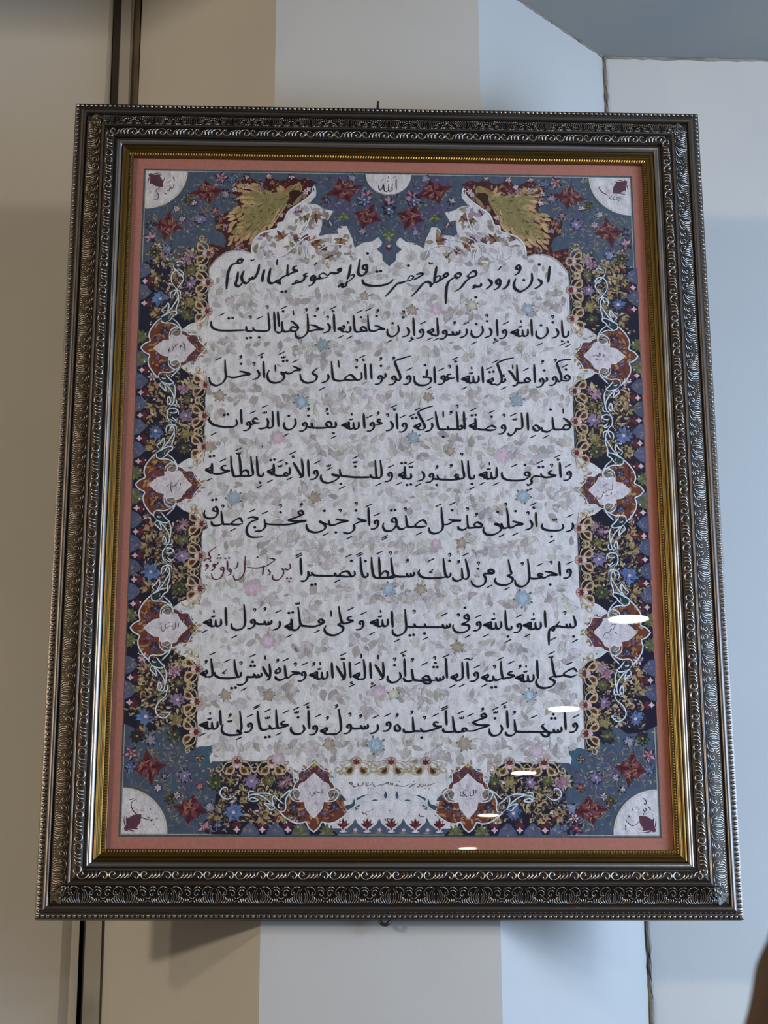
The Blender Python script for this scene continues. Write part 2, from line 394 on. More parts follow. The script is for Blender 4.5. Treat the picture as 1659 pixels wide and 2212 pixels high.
V, Fc = [], []; box(V, Fc, (-a-.0002, -0.0052, -b-.0002), (a+.0002, -0.0032, b+.0002))
tag(mesh_obj('glass_pane', V, Fc, M_glass, ROOT), 'clear picture glass with lamp reflections')

# ------------------------------------------------------------------ the calligraphy: pen strokes read off the panel
# each block: line number, origin and scale of the reading grid, then strokes. s = pen stroke; A alef; V waw; N nun; D dal; R ra;
# E final ha; L the word's double lam and ha; F/K short vowel above/below; U damma; O sukun; B dot; C two dots; S shadda; H hamza; a small alef
TEXT = """
@1 820 530 3.95
s 1452,178 1445,250 1437,318; s 1350,288 1378,310 1380,330 1355,355 1322,372; B 1362,165; s 1298,237 1300,300 1270,355 1205,395 1155,370 1148,325 1162,285; B 1230,298
s 1192,210 1168,200 1172,178 1192,175 1200,200 1185,235 1150,258; s 1108,288 1098,330 1075,362 1045,377; s 1025,335 998,325 1000,298 1022,295 1030,325 1015,360 978,382
n 1035,180 1025,200 1010,212; s 925,288 950,310 955,330 935,355 905,378; s 868,322 860,350 825,355 790,372; s 825,338 808,345 800,362; B 822,445
s 752,262 790,225 822,228 818,260 780,275 735,310 690,365 642,397; n 780,275 752,270 752,255; s 693,262 665,280 645,262 665,240 690,245 690,265; s 650,270 600,300 575,345 567,420 565,500
s 580,262 555,272 550,250 575,240 578,262 545,280 500,310 460,322; s 487,180 475,250 465,318; n 470,290 500,262 520,275 495,310 460,325; s 460,322 432,355 440,332 410,312 370,330 320,390 268,440; n 420,145 435,160 460,150
s 312,252 350,240 368,250 330,275 290,295; n 235,300 262,262 290,270 265,300 225,308; s 230,305 190,320 150,330 100,385 48,440; B 247,175
@1 440 520 3.95
s 1618,330 1590,360 1520,383 1430,386 1370,368 1353,330; C 1495,263; B 1398,110; s 1390,250 1362,240 1362,215 1388,210 1393,240 1380,280 1345,300 1320,280 1322,235 1335,160
s 1257,205 1240,290 1225,330; n 1235,310 1275,290 1280,310 1240,345 1195,372; s 1225,345 1212,385 1185,395 1180,370 1165,380 1145,402; n 962,185 955,200 942,212
s 1165,262 1145,250 1168,240 1165,262 1130,280 1085,276 1060,300; n 1060,300 1020,278 985,300 1010,322 1060,308; s 1005,322 960,325 932,330; s 945,345 918,335 925,305 945,305 950,335 930,370 895,390
s 885,278 860,290 868,308 888,300; s 868,305 845,345 800,358 750,375; n 810,335 785,345 778,362
s 798,215 770,225 770,250 800,258 760,272 735,285 715,292 718,205; s 715,292 670,315 645,345 655,375; n 645,330 615,345 640,370; s 630,345 580,365 555,345 560,290 572,235; C 685,436; n 628,160 625,210
s 520,245 505,300 500,355; s 475,200 465,260 440,312 425,322 410,308; s 425,322 400,330 388,320; s 400,330 370,362 340,355 325,320 330,290 345,255; s 295,262 285,330 272,372 300,390 335,355; s 325,190 290,190 300,162 330,165 320,190; s 295,185 240,210 212,265 200,340 195,415; n 400,165 415,170 435,160
@2 820 650 3.95
s 1612,258 1610,290 1590,310 1568,300 1558,240 1555,165; B 1608,350; K 1605,385; H 1560,345; K 1560,372; D 1500,280; B 1478,185; O 1475,140; N 1385,270; B 1378,210; K 1365,372; A 1297,158,305; L 1192,300; V 1066,265; F 1078,190
A 1003,158,305; H 990,330; K 990,350; D 930,275; B 917,175; O 913,132; N 832,262; B 826,200; K 807,360; R 725,270; F 738,192; s 685,250 680,280 665,286 655,262; s 665,286 645,292 628,282 622,258; s 635,288 610,290 580,292; V 556,270; U 635,190
s 490,145 497,240 498,288 480,298 465,290; E 465,292; K 428,325; K 485,328; V 358,262; F 372,188; A 292,145,300; H 275,320; K 270,338; D 227,270; B 202,142; O 203,100; N 115,255; B 112,192; K 85,345
@2 430 640 3.95
s 1498,252 1530,258 1560,275 1585,282 1540,283 1500,298 1465,296 1450,280 1445,240 1440,160; B 1515,170; U 1522,125; F 1445,115; s 1432,298 1418,270 1392,262 1382,282 1405,298 1440,298; s 1405,298 1350,305 1330,290 1322,230 1318,160; B 1383,180; F 1370,132
s 1290,255 1292,290 1275,308 1245,302; E 1245,305; H 1275,225; K 1285,352; K 1208,348; A 1153,150,305; H 1145,128; F 1145,100; D 1092,275; O 1095,185
s 945,245 985,252 1030,275 1060,285 1000,287 950,298 930,292; s 925,150 930,240 928,300 900,340 860,358 830,345 822,300; B 990,170; U 1008,110; U 912,118
s 785,212 815,232 845,270 820,300 782,292 795,262 832,270; s 785,292 745,304 715,290 708,215; s 712,290 690,312 655,305; n 803,120 808,165; B 718,130; F 725,98; s 672,130 680,210 685,262; s 640,130 645,220 650,302
s 590,140 598,220 600,280 580,297 520,298 470,290 462,265; s 470,292 430,300 408,290 402,255; s 408,290 340,292 250,295 160,290 110,262 102,215; O 580,95; B 513,352; C 425,357; C 270,188; F 195,155; F 515,185; O 435,185
@3 820 750 3.95
s 1600,275 1578,262 1590,242 1615,248 1622,270 1600,288 1550,285; s 1635,105 1560,112 1515,135 1530,190 1548,240 1550,280 1530,295 1515,272; B 1590,192; F 1580,162; U 1497,112; V 1493,270; s 1425,255 1428,285 1405,295; V 1382,285; B 1405,200; U 1388,125; A 1322,145,305
s 1285,295 1250,300 1240,278 1265,265 1290,290; s 1250,302 1210,305 1182,298 1175,240 1172,150; s 1182,298 1165,325 1135,330; s 1100,200 1130,230 1165,290; F 1250,190; n 1135,150 1137,190; s 1070,265 1070,290 1050,300 1030,295; H 1060,245
s 1145,92 1080,105 1010,135 1018,180 1038,240 1040,290 1010,322 978,315; E 975,318; C 955,212; F 935,180; F 990,122; K 1060,350; A 880,165,310; L 772,302; K 725,350; A 663,155,300; H 650,122; F 645,98
s 612,232 585,235 577,255 600,268 642,262; s 600,270 565,285 540,272; V 542,262; O 595,170; F 530,190; A 470,165,310; s 405,190 402,245 380,258 375,245; s 380,260 430,262 438,292 400,322 340,325 302,300 295,245; B 388,155; K 425,350; V 248,262; F 255,188
s 265,75 200,95 135,120 145,170 170,230 178,265 165,285 145,272; V 122,265; U 118,95
@3 430 740 3.95
s 1590,260 1590,295 1568,305; V 1545,300; B 1553,200; U 1548,140; A 1468,180,315; A 1420,180,320; H 1405,150; F 1395,120; s 1385,255 1388,300 1370,318 1340,318 1300,278 1265,288 1245,315 1300,322 1350,318; s 1250,320 1200,328 1155,318 1140,280 1130,160; B 1343,212; O 1343,158; n 1190,150 1195,215
R 1085,300; K 1050,395; s 1020,215 990,235 970,262 1005,290 985,330 920,345 875,318 862,268; s 800,202 830,215 865,235 820,240 785,262 750,264 742,245; s 750,264 700,255 728,290 700,332 640,345 595,322 583,275 600,235; n 650,190 653,250; C 735,158; S 720,122; F 705,92; F 820,160
A 552,160,305; H 535,125; F 530,102; D 490,278; O 467,185; s 345,245 390,255 435,272 370,283 300,300 240,292; s 222,145 225,240 230,290 205,340 150,368 100,348 86,295; B 358,183; U 352,125; F 165,140
@4 820 850 3.858
s 1530,205 1560,225 1590,262 1575,298 1530,298 1548,262 1585,270; s 1530,298 1490,302 1455,295 1445,250 1440,195; s 1445,295 1400,320 1358,310 1350,280; B 1425,135; n 1528,125 1532,170; K 1385,362; s 1300,262 1280,285 1300,310 1330,305 1325,278 1295,262; K 1278,360; A 1235,160,310
s 1182,160 1190,240 1188,285 1160,298 1132,295; s 1140,285 1130,320 1090,352 1068,330; S 1128,212; F 1115,178; V 1032,282; O 1035,188; s 975,290 940,270 905,282 885,302 930,308 972,300; s 890,304 845,302 815,295; E 805,298; s 798,205 800,250 803,296; C 785,182; F 780,135; F 930,155; B 933,195
A 705,150,300; s 640,150 650,230 655,298 690,292 680,270 655,282; s 655,300 600,298 575,298 568,272; s 600,299 520,300 492,288 478,230 465,150; B 530,362; U 592,160; n 530,145 532,200; O 645,112; R 420,275; F 420,215
s 445,105 380,125 325,155 340,200 370,255 376,290 350,305; E 345,303; C 290,205; F 270,182; F 320,130; V 207,265; F 195,192; A 145,165,300; H 125,135; F 118,108; D 85,275; O 65,185
@4 430 840 3.95
s 1555,265 1530,262 1527,282 1560,298 1510,308; V 1477,305; U 1525,210; F 1455,238; A 1408,210,340; L 1290,340; s 1165,280 1168,320 1145,330 1110,332; s 1128,330 1098,322 1085,298 1105,280 1130,300 1128,330; s 1105,330 1040,335 970,332 925,325; s 968,330 960,290; V 902,305; B 1148,380; K 1150,412; B 1098,213; U 1088,178; B 933,230; U 930,175
N 775,300; B 766,232; K 740,395; A 675,190,325; s 628,190 630,270 628,320 600,335 585,322; s 578,250 590,285 580,325 540,340 505,338; S 560,200; F 558,152; s 505,262 475,252 460,275 480,292 520,290; s 480,292 450,305 425,300; V 423,300; F 460,200; A 360,175,305; s 318,262 325,300 290,325 200,325 120,305 88,270 90,245; C 230,222; K 125,385
@5 820 970 3.858
V 1578,205; F 1570,140; A 1505,110,240; H 1490,88; F 1485,60; s 1440,180 1415,190 1420,212 1470,222 1435,232 1380,238 1352,225 1345,200; s 1355,232 1290,228 1265,255 1268,285 1240,302 1228,292; O 1432,140; C 1345,150; F 1340,108; K 1250,340
s 1245,225 1215,218 1212,200 1238,195 1250,225 1200,258 1100,263 1035,245 1018,208 1025,190; B 1212,133; F 1125,138; L 902,246; s 975,150 975,215 970,238 945,245; K 855,290; K 970,292; s 790,215 788,240 765,248 748,230 740,160 737,95; B 770,292; K 770,328
s 685,95 695,170 705,225 690,245 620,256 560,256 495,250 480,215; s 665,220 635,215 632,232 660,238 620,254; s 495,252 450,250; V 432,222; O 683,50; U 593,140; U 475,150; B 477,300; D 347,230; K 322,300
s 262,205 262,240 240,248 218,245; E 215,245; s 210,145 212,200 215,243; C 245,298; S 262,145; F 260,118; C 200,118; K 160,290; V 87,215; F 95,145
@5 430 960 3.858
s 1510,130 1522,230 1515,272 1490,280 1478,262 1468,130; s 1485,278 1455,278 1435,270 1428,250; s 1438,272 1400,275 1300,275 1210,265 1182,255 1172,205; s 1185,258 1150,264 1120,255 1105,245; s 1115,250 1160,262 1150,292 1080,322 1030,308 1015,275 1022,250; B 1182,330; K 1190,362; B 1302,185; S 1300,145; F 1305,108; S 1080,175; K 1085,205; K 1495,335
V 972,235; F 985,150; A 912,125,270; s 855,120 865,200 865,265 835,278; s 785,150 815,200 845,250 865,272; H 785,105; F 780,72; s 755,190 757,240 735,262 712,258 718,238 742,248; s 735,262 690,262 650,262 628,252; E 628,254; s 622,160 625,250; S 675,178; F 680,140; C 613,130; H 732,160; K 755,285; K 590,308
s 535,235 532,260 510,265 492,245 485,170 480,100; B 510,320; K 500,355; s 432,100 440,180 450,240 432,262 350,263 300,268 282,240 270,170 265,95; s 412,258 408,228 385,215 360,232 345,262; s 335,85 345,180 348,262; S 330,72; F 328,42; s 230,178 200,180 188,200 212,218 255,222 180,245 132,246 112,238; E 112,240; s 108,155 110,238; C 108,100; F 200,132; K 85,295
@6 820 1070 3.858
R 1592,260; F 1585,172; s 1525,240 1530,272 1500,292 1430,295 1370,283 1352,258 1360,235; B 1433,345; K 1435,385; S 1460,200; A 1305,140,265; H 1285,105; F 1280,75; D 1247,250; O 1235,152
s 1108,215 1140,225 1195,242 1140,250 1105,268 1078,262 1070,180 1058,105; s 1082,266 1040,275 1022,262 1015,230; s 1022,262 985,240 960,240 1010,262 1005,298 950,328 895,328 867,300 868,265; O 1050,80; B 1133,133; B 985,140; K 1130,325; K 1015,338
s 800,262 790,242 815,225 850,245 848,265 800,268 760,272 738,262 728,165; s 738,264 700,288 665,283 653,258; U 805,160; O 730,118; s 575,202 610,208 680,212 620,216 575,240 532,246; s 515,100 520,180 528,260 510,300 460,320 420,305 412,268; B 605,125; F 607,70; F 490,85
s 395,245 365,207 320,227 297,260 350,265 395,255; s 305,260 260,264 232,255 218,165; s 230,258 190,283 160,275 148,252; K 330,320; O 212,120; s 140,225 108,222 105,200 128,190 140,215 138,255 100,295 50,296 28,262 35,230; C 113,125; K 45,345; K 42,362
@6 430 1070 3.858
V 1477,225; F 1485,160; A 1415,100,255; F 1415,85; s 1318,192 1345,202 1390,215 1340,222 1298,242; s 1290,240 1292,285 1250,318 1200,310; B 1308,128; O 1308,75; K 1250,355; s 1140,197 1180,207 1240,215 1180,227 1130,247 1090,246 1082,205; s 1090,246 1020,228 1008,218 1050,250 1043,285 980,310 920,298 897,265 898,240; B 1140,310; O 1175,130; B 1045,130; K 1055,325
s 865,165 835,155 830,138 855,130 868,155 850,168 790,192 745,207 800,215 895,212 830,225 750,243 650,245 560,237 545,200; s 548,235 552,262 520,295 465,300; B 680,143; O 678,92; U 850,78; F 550,145; s 402,197 440,182 490,197 430,225 400,270 402,320 440,350 535,347; B 465,268; F 445,128
s 365,228 340,192 295,212 270,240 325,245 365,235; s 278,242 225,242 198,232 185,130; s 195,236 160,252 115,250 103,215; K 285,288; O 197,95; s 155,135 125,130 120,110 142,98 155,125 152,160 120,190 65,190 42,160 50,125; C 128,38; K 52,265; K 48,280
@7 820 1180 3.858
V 1577,210; F 1580,140; A 1500,125,250; s 1378,212 1420,217 1480,240 1420,242 1380,262 1345,264; s 1365,238 1330,228 1325,245 1355,258 1310,270 1270,270 1250,262; s 1235,105 1245,200 1248,270 1225,318 1180,338 1138,320 1128,280; B 1422,320; O 1427,140; F 1335,155; O 1187,150
s 1072,110 1088,190 1098,230 1070,245 1108,268 1098,300 1050,325 990,318 962,290 970,262; K 1060,355; s 945,222 920,218 905,205 925,195 950,208 945,228 900,228 870,235 885,275 870,318 820,338 778,320 762,285; B 820,188; O 822,145; K 915,335
s 715,105 735,190 742,245 728,272 702,272; s 685,180 690,250 690,270 650,290 618,280 610,258; U 655,130; F 715,70; s 590,220 590,245 570,258 550,240 540,180 532,100; s 565,255 500,264 420,268 350,255 325,222 335,195; O 583,75; B 583,122; F 430,115; n 450,190 430,208 418,215 442,222
s 288,215 285,243 267,250 258,225; s 265,250 245,254 232,245 228,222; s 240,252 200,254 150,252 115,235 103,170 95,95; s 120,245 60,262 0,262; U 228,120; O 88,60
@7 430 1180 3.858
s 1648,240 1620,262 1500,265 1465,258 1450,230 1440,160 1438,90; s 1565,262 1575,225 1550,208 1520,232 1500,262; s 1500,90 1505,180 1508,258; F 1502,55; s 1405,220 1405,248 1385,258 1362,240 1350,170 1345,90; B 1387,125; F 1335,62; F 1342,75; s 1295,205 1298,238 1270,252 1240,212 1195,217 1172,245 1230,254 1270,250
s 1180,250 1142,246 1132,220; s 1145,247 1050,248 960,242 935,215; s 940,242 915,240 910,205; s 912,235 905,262 880,290 845,290; B 1270,122; F 1248,80; K 1150,292; C 955,320; A 850,95,245; F 828,70; F 835,84
@8 430 1180 3.858
n 755,145 762,180 740,198 722,190 718,182; n 722,190 700,197 692,182; n 705,190 700,240 660,282 618,275 612,240; B 735,268; B 765,268; B 750,293; n 575,195 592,215 588,235 568,242; n 540,160 535,200 530,245
n 580,100 612,105 632,115 600,140 560,165 480,182 400,175; n 385,80 382,150 378,215 350,265 305,282 284,245; B 488,93; n 325,130 320,165 298,190; n 262,215 248,205 255,190 268,205 260,235 240,245; n 235,120 238,160 235,200; n 205,200 182,195 188,178 205,180 203,220 180,262 145,277 112,265 105,225; C 235,100
n 160,130 152,150 135,155 128,145; n 135,155 112,155; n 130,172 118,165 125,155 132,175 120,195 100,205; B 155,100; B 180,100; B 168,72; n 72,170 58,165 65,150 76,170 50,205; n 155,0 110,28 80,60 95,90 90,108 70,100; n 70,100 55,112 40,130; B 95,125
@9 820 1300 3.858
s 1615,115 1632,170 1630,203 1605,215 1590,205 1588,180; s 1592,208 1572,215 1560,205 1558,182; s 1562,208 1530,212 1500,205 1470,205 1500,165; s 1490,195 1440,212 1415,240 1410,290 1412,365; s 1425,225 1450,240 1455,220 1440,210; B 1617,290; K 1630,325; O 1543,95; K 1447,310; A 1380,70,215; L 1270,226; K 1230,282
V 1163,200; F 1165,118; s 1100,200 1098,225 1075,232 1058,212 1050,140 1048,70; B 1070,290; K 1075,325; L 940,223; K 885,282; V 825,185; F 825,120; s 742,145 712,138 708,118 730,108 744,138 735,162 700,180 690,188 740,198 743,230 700,255 640,252 612,218 615,190; B 712,50; O 655,115; K 735,288
s 588,180 585,208 567,215 558,192; s 567,215 545,218 530,208 525,185; s 535,213 490,212 430,212 385,208 375,180; s 385,210 330,212 297,205 290,180; s 300,208 260,212 235,205; s 212,62 218,150 222,222 200,262 150,283 114,265 108,228; F 543,105; B 375,265; K 385,305; O 287,85; C 268,278; K 148,322; A 105,75,215
@9 430 1290 3.858
L 1500,241; K 1440,305; V 1353,215; F 1370,135; s 1275,162 1245,168 1245,190 1285,200 1215,220 1192,210 1175,150 1165,75; s 1192,212 1160,228 1200,252 1190,288 1130,318 1072,308 1045,272 1060,235; n 1100,110 1102,165; F 1265,98; s 1035,215 1005,212 1000,195 1022,188 1042,210 1015,228 960,245 890,242 848,228 835,150 825,80
s 845,230 820,270 790,275 775,268; E 775,272; s 770,180 772,225 775,268; S 822,50; C 765,130; K 985,285; K 750,325; R 655,230; F 660,120; s 605,190 602,218 585,225 575,202; s 585,225 562,228 550,215 545,197; s 555,224 500,225 465,215; V 449,205; O 462,110; U 545,100
s 375,60 382,150 383,222 360,262 310,273 275,255 270,218; K 295,330; A 225,85,240; L 110,241; K 48,285
@10 820 1400 3.77
s 1610,195 1580,167 1530,187 1500,217 1560,235 1610,215; s 1510,222 1450,232 1428,225 1410,150 1400,80; s 1428,227 1385,245 1425,272 1408,308 1340,327 1292,312 1275,278 1285,250; F 1548,125; S 1395,70; F 1400,40; A 1285,95,250; L 1180,271; U 1140,150
s 1085,192 1057,197 1052,215 1100,228 1020,248 1002,238 990,172 988,105; s 1002,240 960,262 932,255 925,225; s 935,258 905,268 890,264; E 890,267; F 1070,118; F 983,88; O 935,155; C 930,320; K 852,305; V 785,215; F 795,150; A 718,110,255; n 688,95 718,86 738,96 765,80
s 672,110 678,200 675,242 655,262 642,262; E 640,265; K 672,305; K 595,310; A 545,100,250; H 542,92; F 540,65; s 520,225 518,253 497,262 490,240; s 497,262 477,266 465,255 460,235; s 470,262 400,265 350,245 390,228 412,265 410,288 375,288 345,268; s 400,266 330,266 280,258 270,225 262,170; s 280,258 240,272 207,265 195,240
B 440,155; B 470,155; B 455,122; O 447,85; F 365,130; U 265,95; A 205,85,235; H 198,60; F 193,35; s 162,195 172,238 140,273 95,280 67,257 68,225; B 122,140; O 122,95
@10 420 1400 3.77
s 1535,110 1540,190 1535,243 1505,262; s 1470,135 1500,180 1525,225 1540,240; n 1495,55 1497,92; A 1435,115,250; H 1450,290; K 1455,310; s 1378,90 1388,180 1388,238 1370,254 1352,252; E 1350,255; n 1358,45 1360,85; F 1330,125; A 1268,110,245; H 1280,285; K 1285,305
s 1215,110 1225,190 1222,248 1195,265; s 1155,145 1185,195 1210,235 1225,250; S 1210,85; F 1210,52; A 1122,115,248; L 1010,249; U 970,130; V 888,212; F 898,130; s 790,192 820,197 860,205 800,216 770,240 748,235 738,165 735,135; s 748,238 700,262 667,250 658,228; O 820,135; F 745,95
s 690,168 665,182 665,203 690,200 700,180 685,158; U 675,102; s 610,125 618,200 610,250 585,265; s 555,150 580,200 605,235; n 575,60 577,95; s 548,200 545,228 527,235 518,212; s 527,235 505,238 490,225 485,207; s 497,234 450,237 425,232; s 428,232 425,268 390,298 345,298; B 460,145; B 490,145; B 475,112; F 478,60; K 405,335
s 380,195 378,225 360,235 345,215 330,150 325,90; s 358,235 300,246 220,245 172,225 165,195; C 320,325; O 378,125; F 265,105; n 262,175 242,195 230,202 252,208; s 135,85 145,170 148,218 130,235 112,233; E 110,235; U 92,112; F 150,45
@11 820 1510 3.77
V 1592,215; F 1600,140; A 1512,110,255; s 1480,225 1480,260 1460,270 1450,247; s 1460,270 1437,273 1422,262 1418,242; s 1430,270 1375,272 1325,225 1345,200; s 1370,270 1378,298 1345,305 1312,278; s 1370,270 1250,268 1120,265 1105,230 1098,165; s 1118,265 1080,296 1038,293 1025,268; B 1400,158; B 1430,158; B 1415,125; F 1255,145; U 1095,110
A 1040,90,240; H 1022,65; F 1012,38; s 985,210 998,248 970,290 922,298 897,275 895,240; B 940,158; S 945,105; F 945,78; s 865,150 835,145 830,128 855,122 868,145 850,155 790,177 762,192 810,213 890,215 820,240 760,260 705,260; s 705,262 680,262 678,242 700,242 712,262; s 690,264 632,268 610,250 595,140; s 618,264 560,270 522,262 518,238; U 835,85; F 740,130; S 668,150; F 660,110
A 542,90,215; F 528,68; F 530,82; s 480,195 455,187 442,205 460,222 505,226 400,260 347,262 335,235; s 347,262 292,262 278,255 270,145; s 288,262 240,272 202,266 195,240; F 455,130; O 365,155; B 343,315; U 260,108; s 145,205 125,225 130,255 160,260 165,235 145,207; U 140,132; V 72,205; F 65,130
@11 420 1510 3.77
R 1475,238; F 1475,145; s 1412,205 1412,233 1394,240 1385,217; s 1394,240 1372,242 1360,230 1355,212; s 1365,238 1310,242 1275,235; V 1259,225; O 1265,130; U 1350,140; s 1175,80 1190,180 1193,250 1160,283 1120,288 1090,285; E 1085,287; U 1155,58; U 1080,155
V 982,235; F 1010,135; A 932,90,245; H 925,68; F 915,42; s 885,210 895,250 865,283 818,285 788,258 788,225; B 845,150; S 832,105; F 830,78; s 740,182 715,187 712,208 765,213 690,237 677,225 668,150 665,85; s 680,230 640,242 618,235 612,210; s 620,240 560,252 537,235 522,170 515,95; F 745,105; S 595,150; F 595,95; C 595,310; K 685,285; F 505,72; F 508,58
V 452,215; F 455,135; s 370,95 380,180 383,238 368,262 345,258 380,278 360,290 290,295 238,280 222,243 235,205; S 288,178; U 288,132; K 365,320; A 212,90,215; L 115,241; K 65,290
"""
MAC = {'V': [[(-2,14),(-14,4),(-10,-12),(6,-14),(14,-4),(16,18),(4,42),(-20,56),(-46,56)]],
 'N': [[(42,-48),(49,0),(20,40),(-18,50),(-46,28),(-48,-15)]], 'D': [[(5,-45),(25,-10),(12,24),(-32,40)]],
 'R': [[(15,-32),(20,2),(0,32),(-43,46)]], 'E': [[(8,0),(-14,0),(-24,-10),(-55,-28),(-35,-38),(-12,-50),(-8,-30),(-30,-24),(-52,-26)]],
 'L': [[(73,-60),(73,-15),(52,2),(32,-8),(28,-55)],[(32,-8),(12,2),(-8,-2),(-12,-50)],[(-6,0),(-26,-4),(-36,-18),(-70,-30),(-45,-40),(-16,-52),(-12,-35),(-40,-28),(-68,-30)]]}
MAR = {'F': [[(-27,13),(27,-13)]], 'K': [[(-25,13),(25,-13)]], 'U': [[(6,4),(-4,-2),(4,-12),(11,-4),(4,10),(-14,20)]], 'O': [[(-2,14),(8,2),(8,-12),(-6,-12),(-6,0)]],
 'S': [[(16,-8),(14,6),(2,8),(0,-6)],[(2,8),(-12,9),(-16,-2)]], 'H': [[(8,-10),(-6,-8),(-4,2),(10,2),(-10,12)]]}

# ------------------------------------------------------------------ flat print: filled shapes on the woven panel, stacked by hundredths of a millimetre
M_print = bpy.data.materials.new('woven_print'); M_print.use_nodes = True
n, l = nodes(M_print); b = n['Principled BSDF']; b.inputs['Roughness'].default_value = 0.9; b.inputs['Specular IOR Level'].default_value = 0.15
at = n.new('ShaderNodeAttribute'); at.attribute_name = 'dye'
tc = n.new('ShaderNodeTexCoord'); mp = n.new('ShaderNodeMapping'); mp.inputs['Scale'].default_value = (1.0, 1.0, 0.45)
t1 = n.new('ShaderNodeTexNoise'); t1.inputs['Scale'].default_value = 900; t1.inputs['Detail'].default_value = 3
t2 = n.new('ShaderNodeTexNoise'); t2.inputs['Scale'].default_value = 160; t2.inputs['Detail'].default_value = 4
l.new(tc.outputs['Object'], mp.inputs[0]); l.new(mp.outputs[0], t1.inputs['Vector']); l.new(mp.outputs[0], t2.inputs['Vector'])
ad = n.new('ShaderNodeMath'); ad.operation = 'ADD'; l.new(t1.outputs['Fac'], ad.inputs[0]); l.new(t2.outputs['Fac'], ad.inputs[1])
mr = n.new('ShaderNodeMapRange'); mr.inputs['From Min'].default_value = 0.75; mr.inputs['From Max'].default_value = 1.25
mr.inputs['To Min'].default_value = 0.80; mr.inputs['To Max'].default_value = 1.20; l.new(ad.outputs[0], mr.inputs['Value'])
vm = n.new('ShaderNodeVectorMath'); vm.operation = 'SCALE'; l.new(at.outputs['Color'], vm.inputs[0]); l.new(mr.outputs[0], vm.inputs['Scale'])
l.new(vm.outputs[0], b.inputs['Base Color'])
bp = n.new('ShaderNodeBump'); bp.inputs['Strength'].default_value = 0.35; bp.inputs['Distance'].default_value = 0.0003
l.new(t1.outputs['Fac'], bp.inputs['Height']); l.new(bp.outputs[0], b.inputs['Normal'])
GAIN = 1.0
class Print:
    def __init__(s): s.V, s.F, s.C, s.i = [], [], [], 0
    def face(s, P, col, lay):
        s.i += 1; y = -(TZ+0.00012+lay*0.00005+(s.i % 37)*1e-6); b = len(s.V)
        s.V += [(p[0], y, p[1]) for p in P]; s.F.append(tuple(range(b, b+len(P)))); s.C.append(col)
        return y
    def poly(s, P, col, lay):
        A = sum(P[i][0]*P[(i+1) % len(P)][1]-P[(i+1) % len(P)][0]*P[i][1] for i in range(len(P)))
        s.face(P if A > 0 else P[::-1], col, lay)
    def strip(s, L, R, col, lay):
        s.i += 1; y = -(TZ+0.00012+lay*0.00005+(s.i % 37)*1e-6); b = len(s.V)
        for p, q in zip(L, R): s.V += [(p[0], y, p[1]), (q[0], y, q[1])]
        for k in range(len(L)-1): s.F.append((b+2*k, b+2*k+1, b+2*k+3, b+2*k+2)); s.C.append(col)
    def line(s, P, w, col, lay, n=4, taper=True, closed=False):
        Q = catmull(P, n, closed) if len(P) > 2 else [np.array(p, float) for p in P]
        if closed: Q = Q+[Q[0]]
        m = len(Q); L, R = [], []
        for i, q in enumerate(Q):
            d = Q[min(i+1, m-1)]-Q[max(i-1, 0)]; d = d/max(np.linalg.norm(d), 1e-9)
            t = i/(m-1); k = 1 if (not taper or closed) else min(1, 0.35+3*min(t, 1-t))
            nn = np.array([-d[1], d[0]])*w/2*k; L.append(q+nn); R.append(q-nn)
        s.strip(L, R, col, lay)
    def pen(s, P, W, col, lay):
        # broad nib: the width follows the direction of the stroke
        Q = catmull(P, 5) if len(P) > 2 else [np.array(P[0])+(np.array(P[1])-np.array(P[0]))*t/4 for t in range(5)]
        m = len(Q); L, R = [], []
        for i, q in enumerate(Q):
            d = Q[min(i+1, m-1)]-Q[max(i-1, 0)]; d = d/max(np.linalg.norm(d), 1e-9)
            f = abs(d[0]*sin(radians(38))-d[1]*cos(radians(38)))
            t = i/(m-1); k = min(1, 0.55+2.4*min(t, 1-t))
            nn = np.array([-d[1], d[0]])*W/2*(0.52+0.55*f)*k; L.append(q+nn); R.append(q-nn)
        s.strip(L, R, col, lay)
    def disc(s, c, r, col, lay, n=12, ry=None):
        s.poly([(c[0]+r*cos(2*pi*k/n), c[1]+(ry or r)*sin(2*pi*k/n)) for k in range(n)], col, lay)
    def leaf(s, c, a, L, w, col, lay, bend=0.0):
        P = []
        for t, v in ((0, 0), (.25, .8), (.5, 1), (.75, .65), (1, 0), (.75, -.6), (.5, -.95), (.25, -.75)):
            x = t*L; y = v*w/2+bend*L*t*t; P.append((c[0]+x*cos(a)-y*sin(a), c[1]+x*sin(a)+y*cos(a)))
        s.poly(P, col, lay)
    def flower(s, c, r, k, col, cc, lay, a0=0.0, fat=0.9):
        for i in range(k): s.leaf(c, a0+2*pi*i/k, r, r*fat*2.6/k*1.2, col, lay)
        s.disc(c, r*0.26, cc, lay+1, 8)
    def star(s, c, r, k, col, lay, inner=0.6, a0=0.0):
        s.poly([(c[0]+(r if i % 2 == 0 else r*inner)*cos(a0+pi*i/k), c[1]+(r if i % 2 == 0 else r*inner)*sin(a0+pi*i/k)) for i in range(2*k)], col, lay)
    def build(s, name, parent, label=None, kind=None):
        me = bpy.data.meshes.new(name); me.from_pydata(s.V, [], s.F); me.update()
        cols = np.concatenate([np.tile(np.array([*LIN(c), 1.0], dtype=np.float32), (len(f), 1)) for f, c in zip(s.F, s.C)])
        ca = me.color_attributes.new('dye', 'FLOAT_COLOR', 'CORNER'); ca.data.foreach_set('color', cols.ravel())
        me.materials.append(M_print); o = link(bpy.data.objects.new(name, me)); o.parent = parent
        return tag(o, label, kind=kind)
_lc = {}
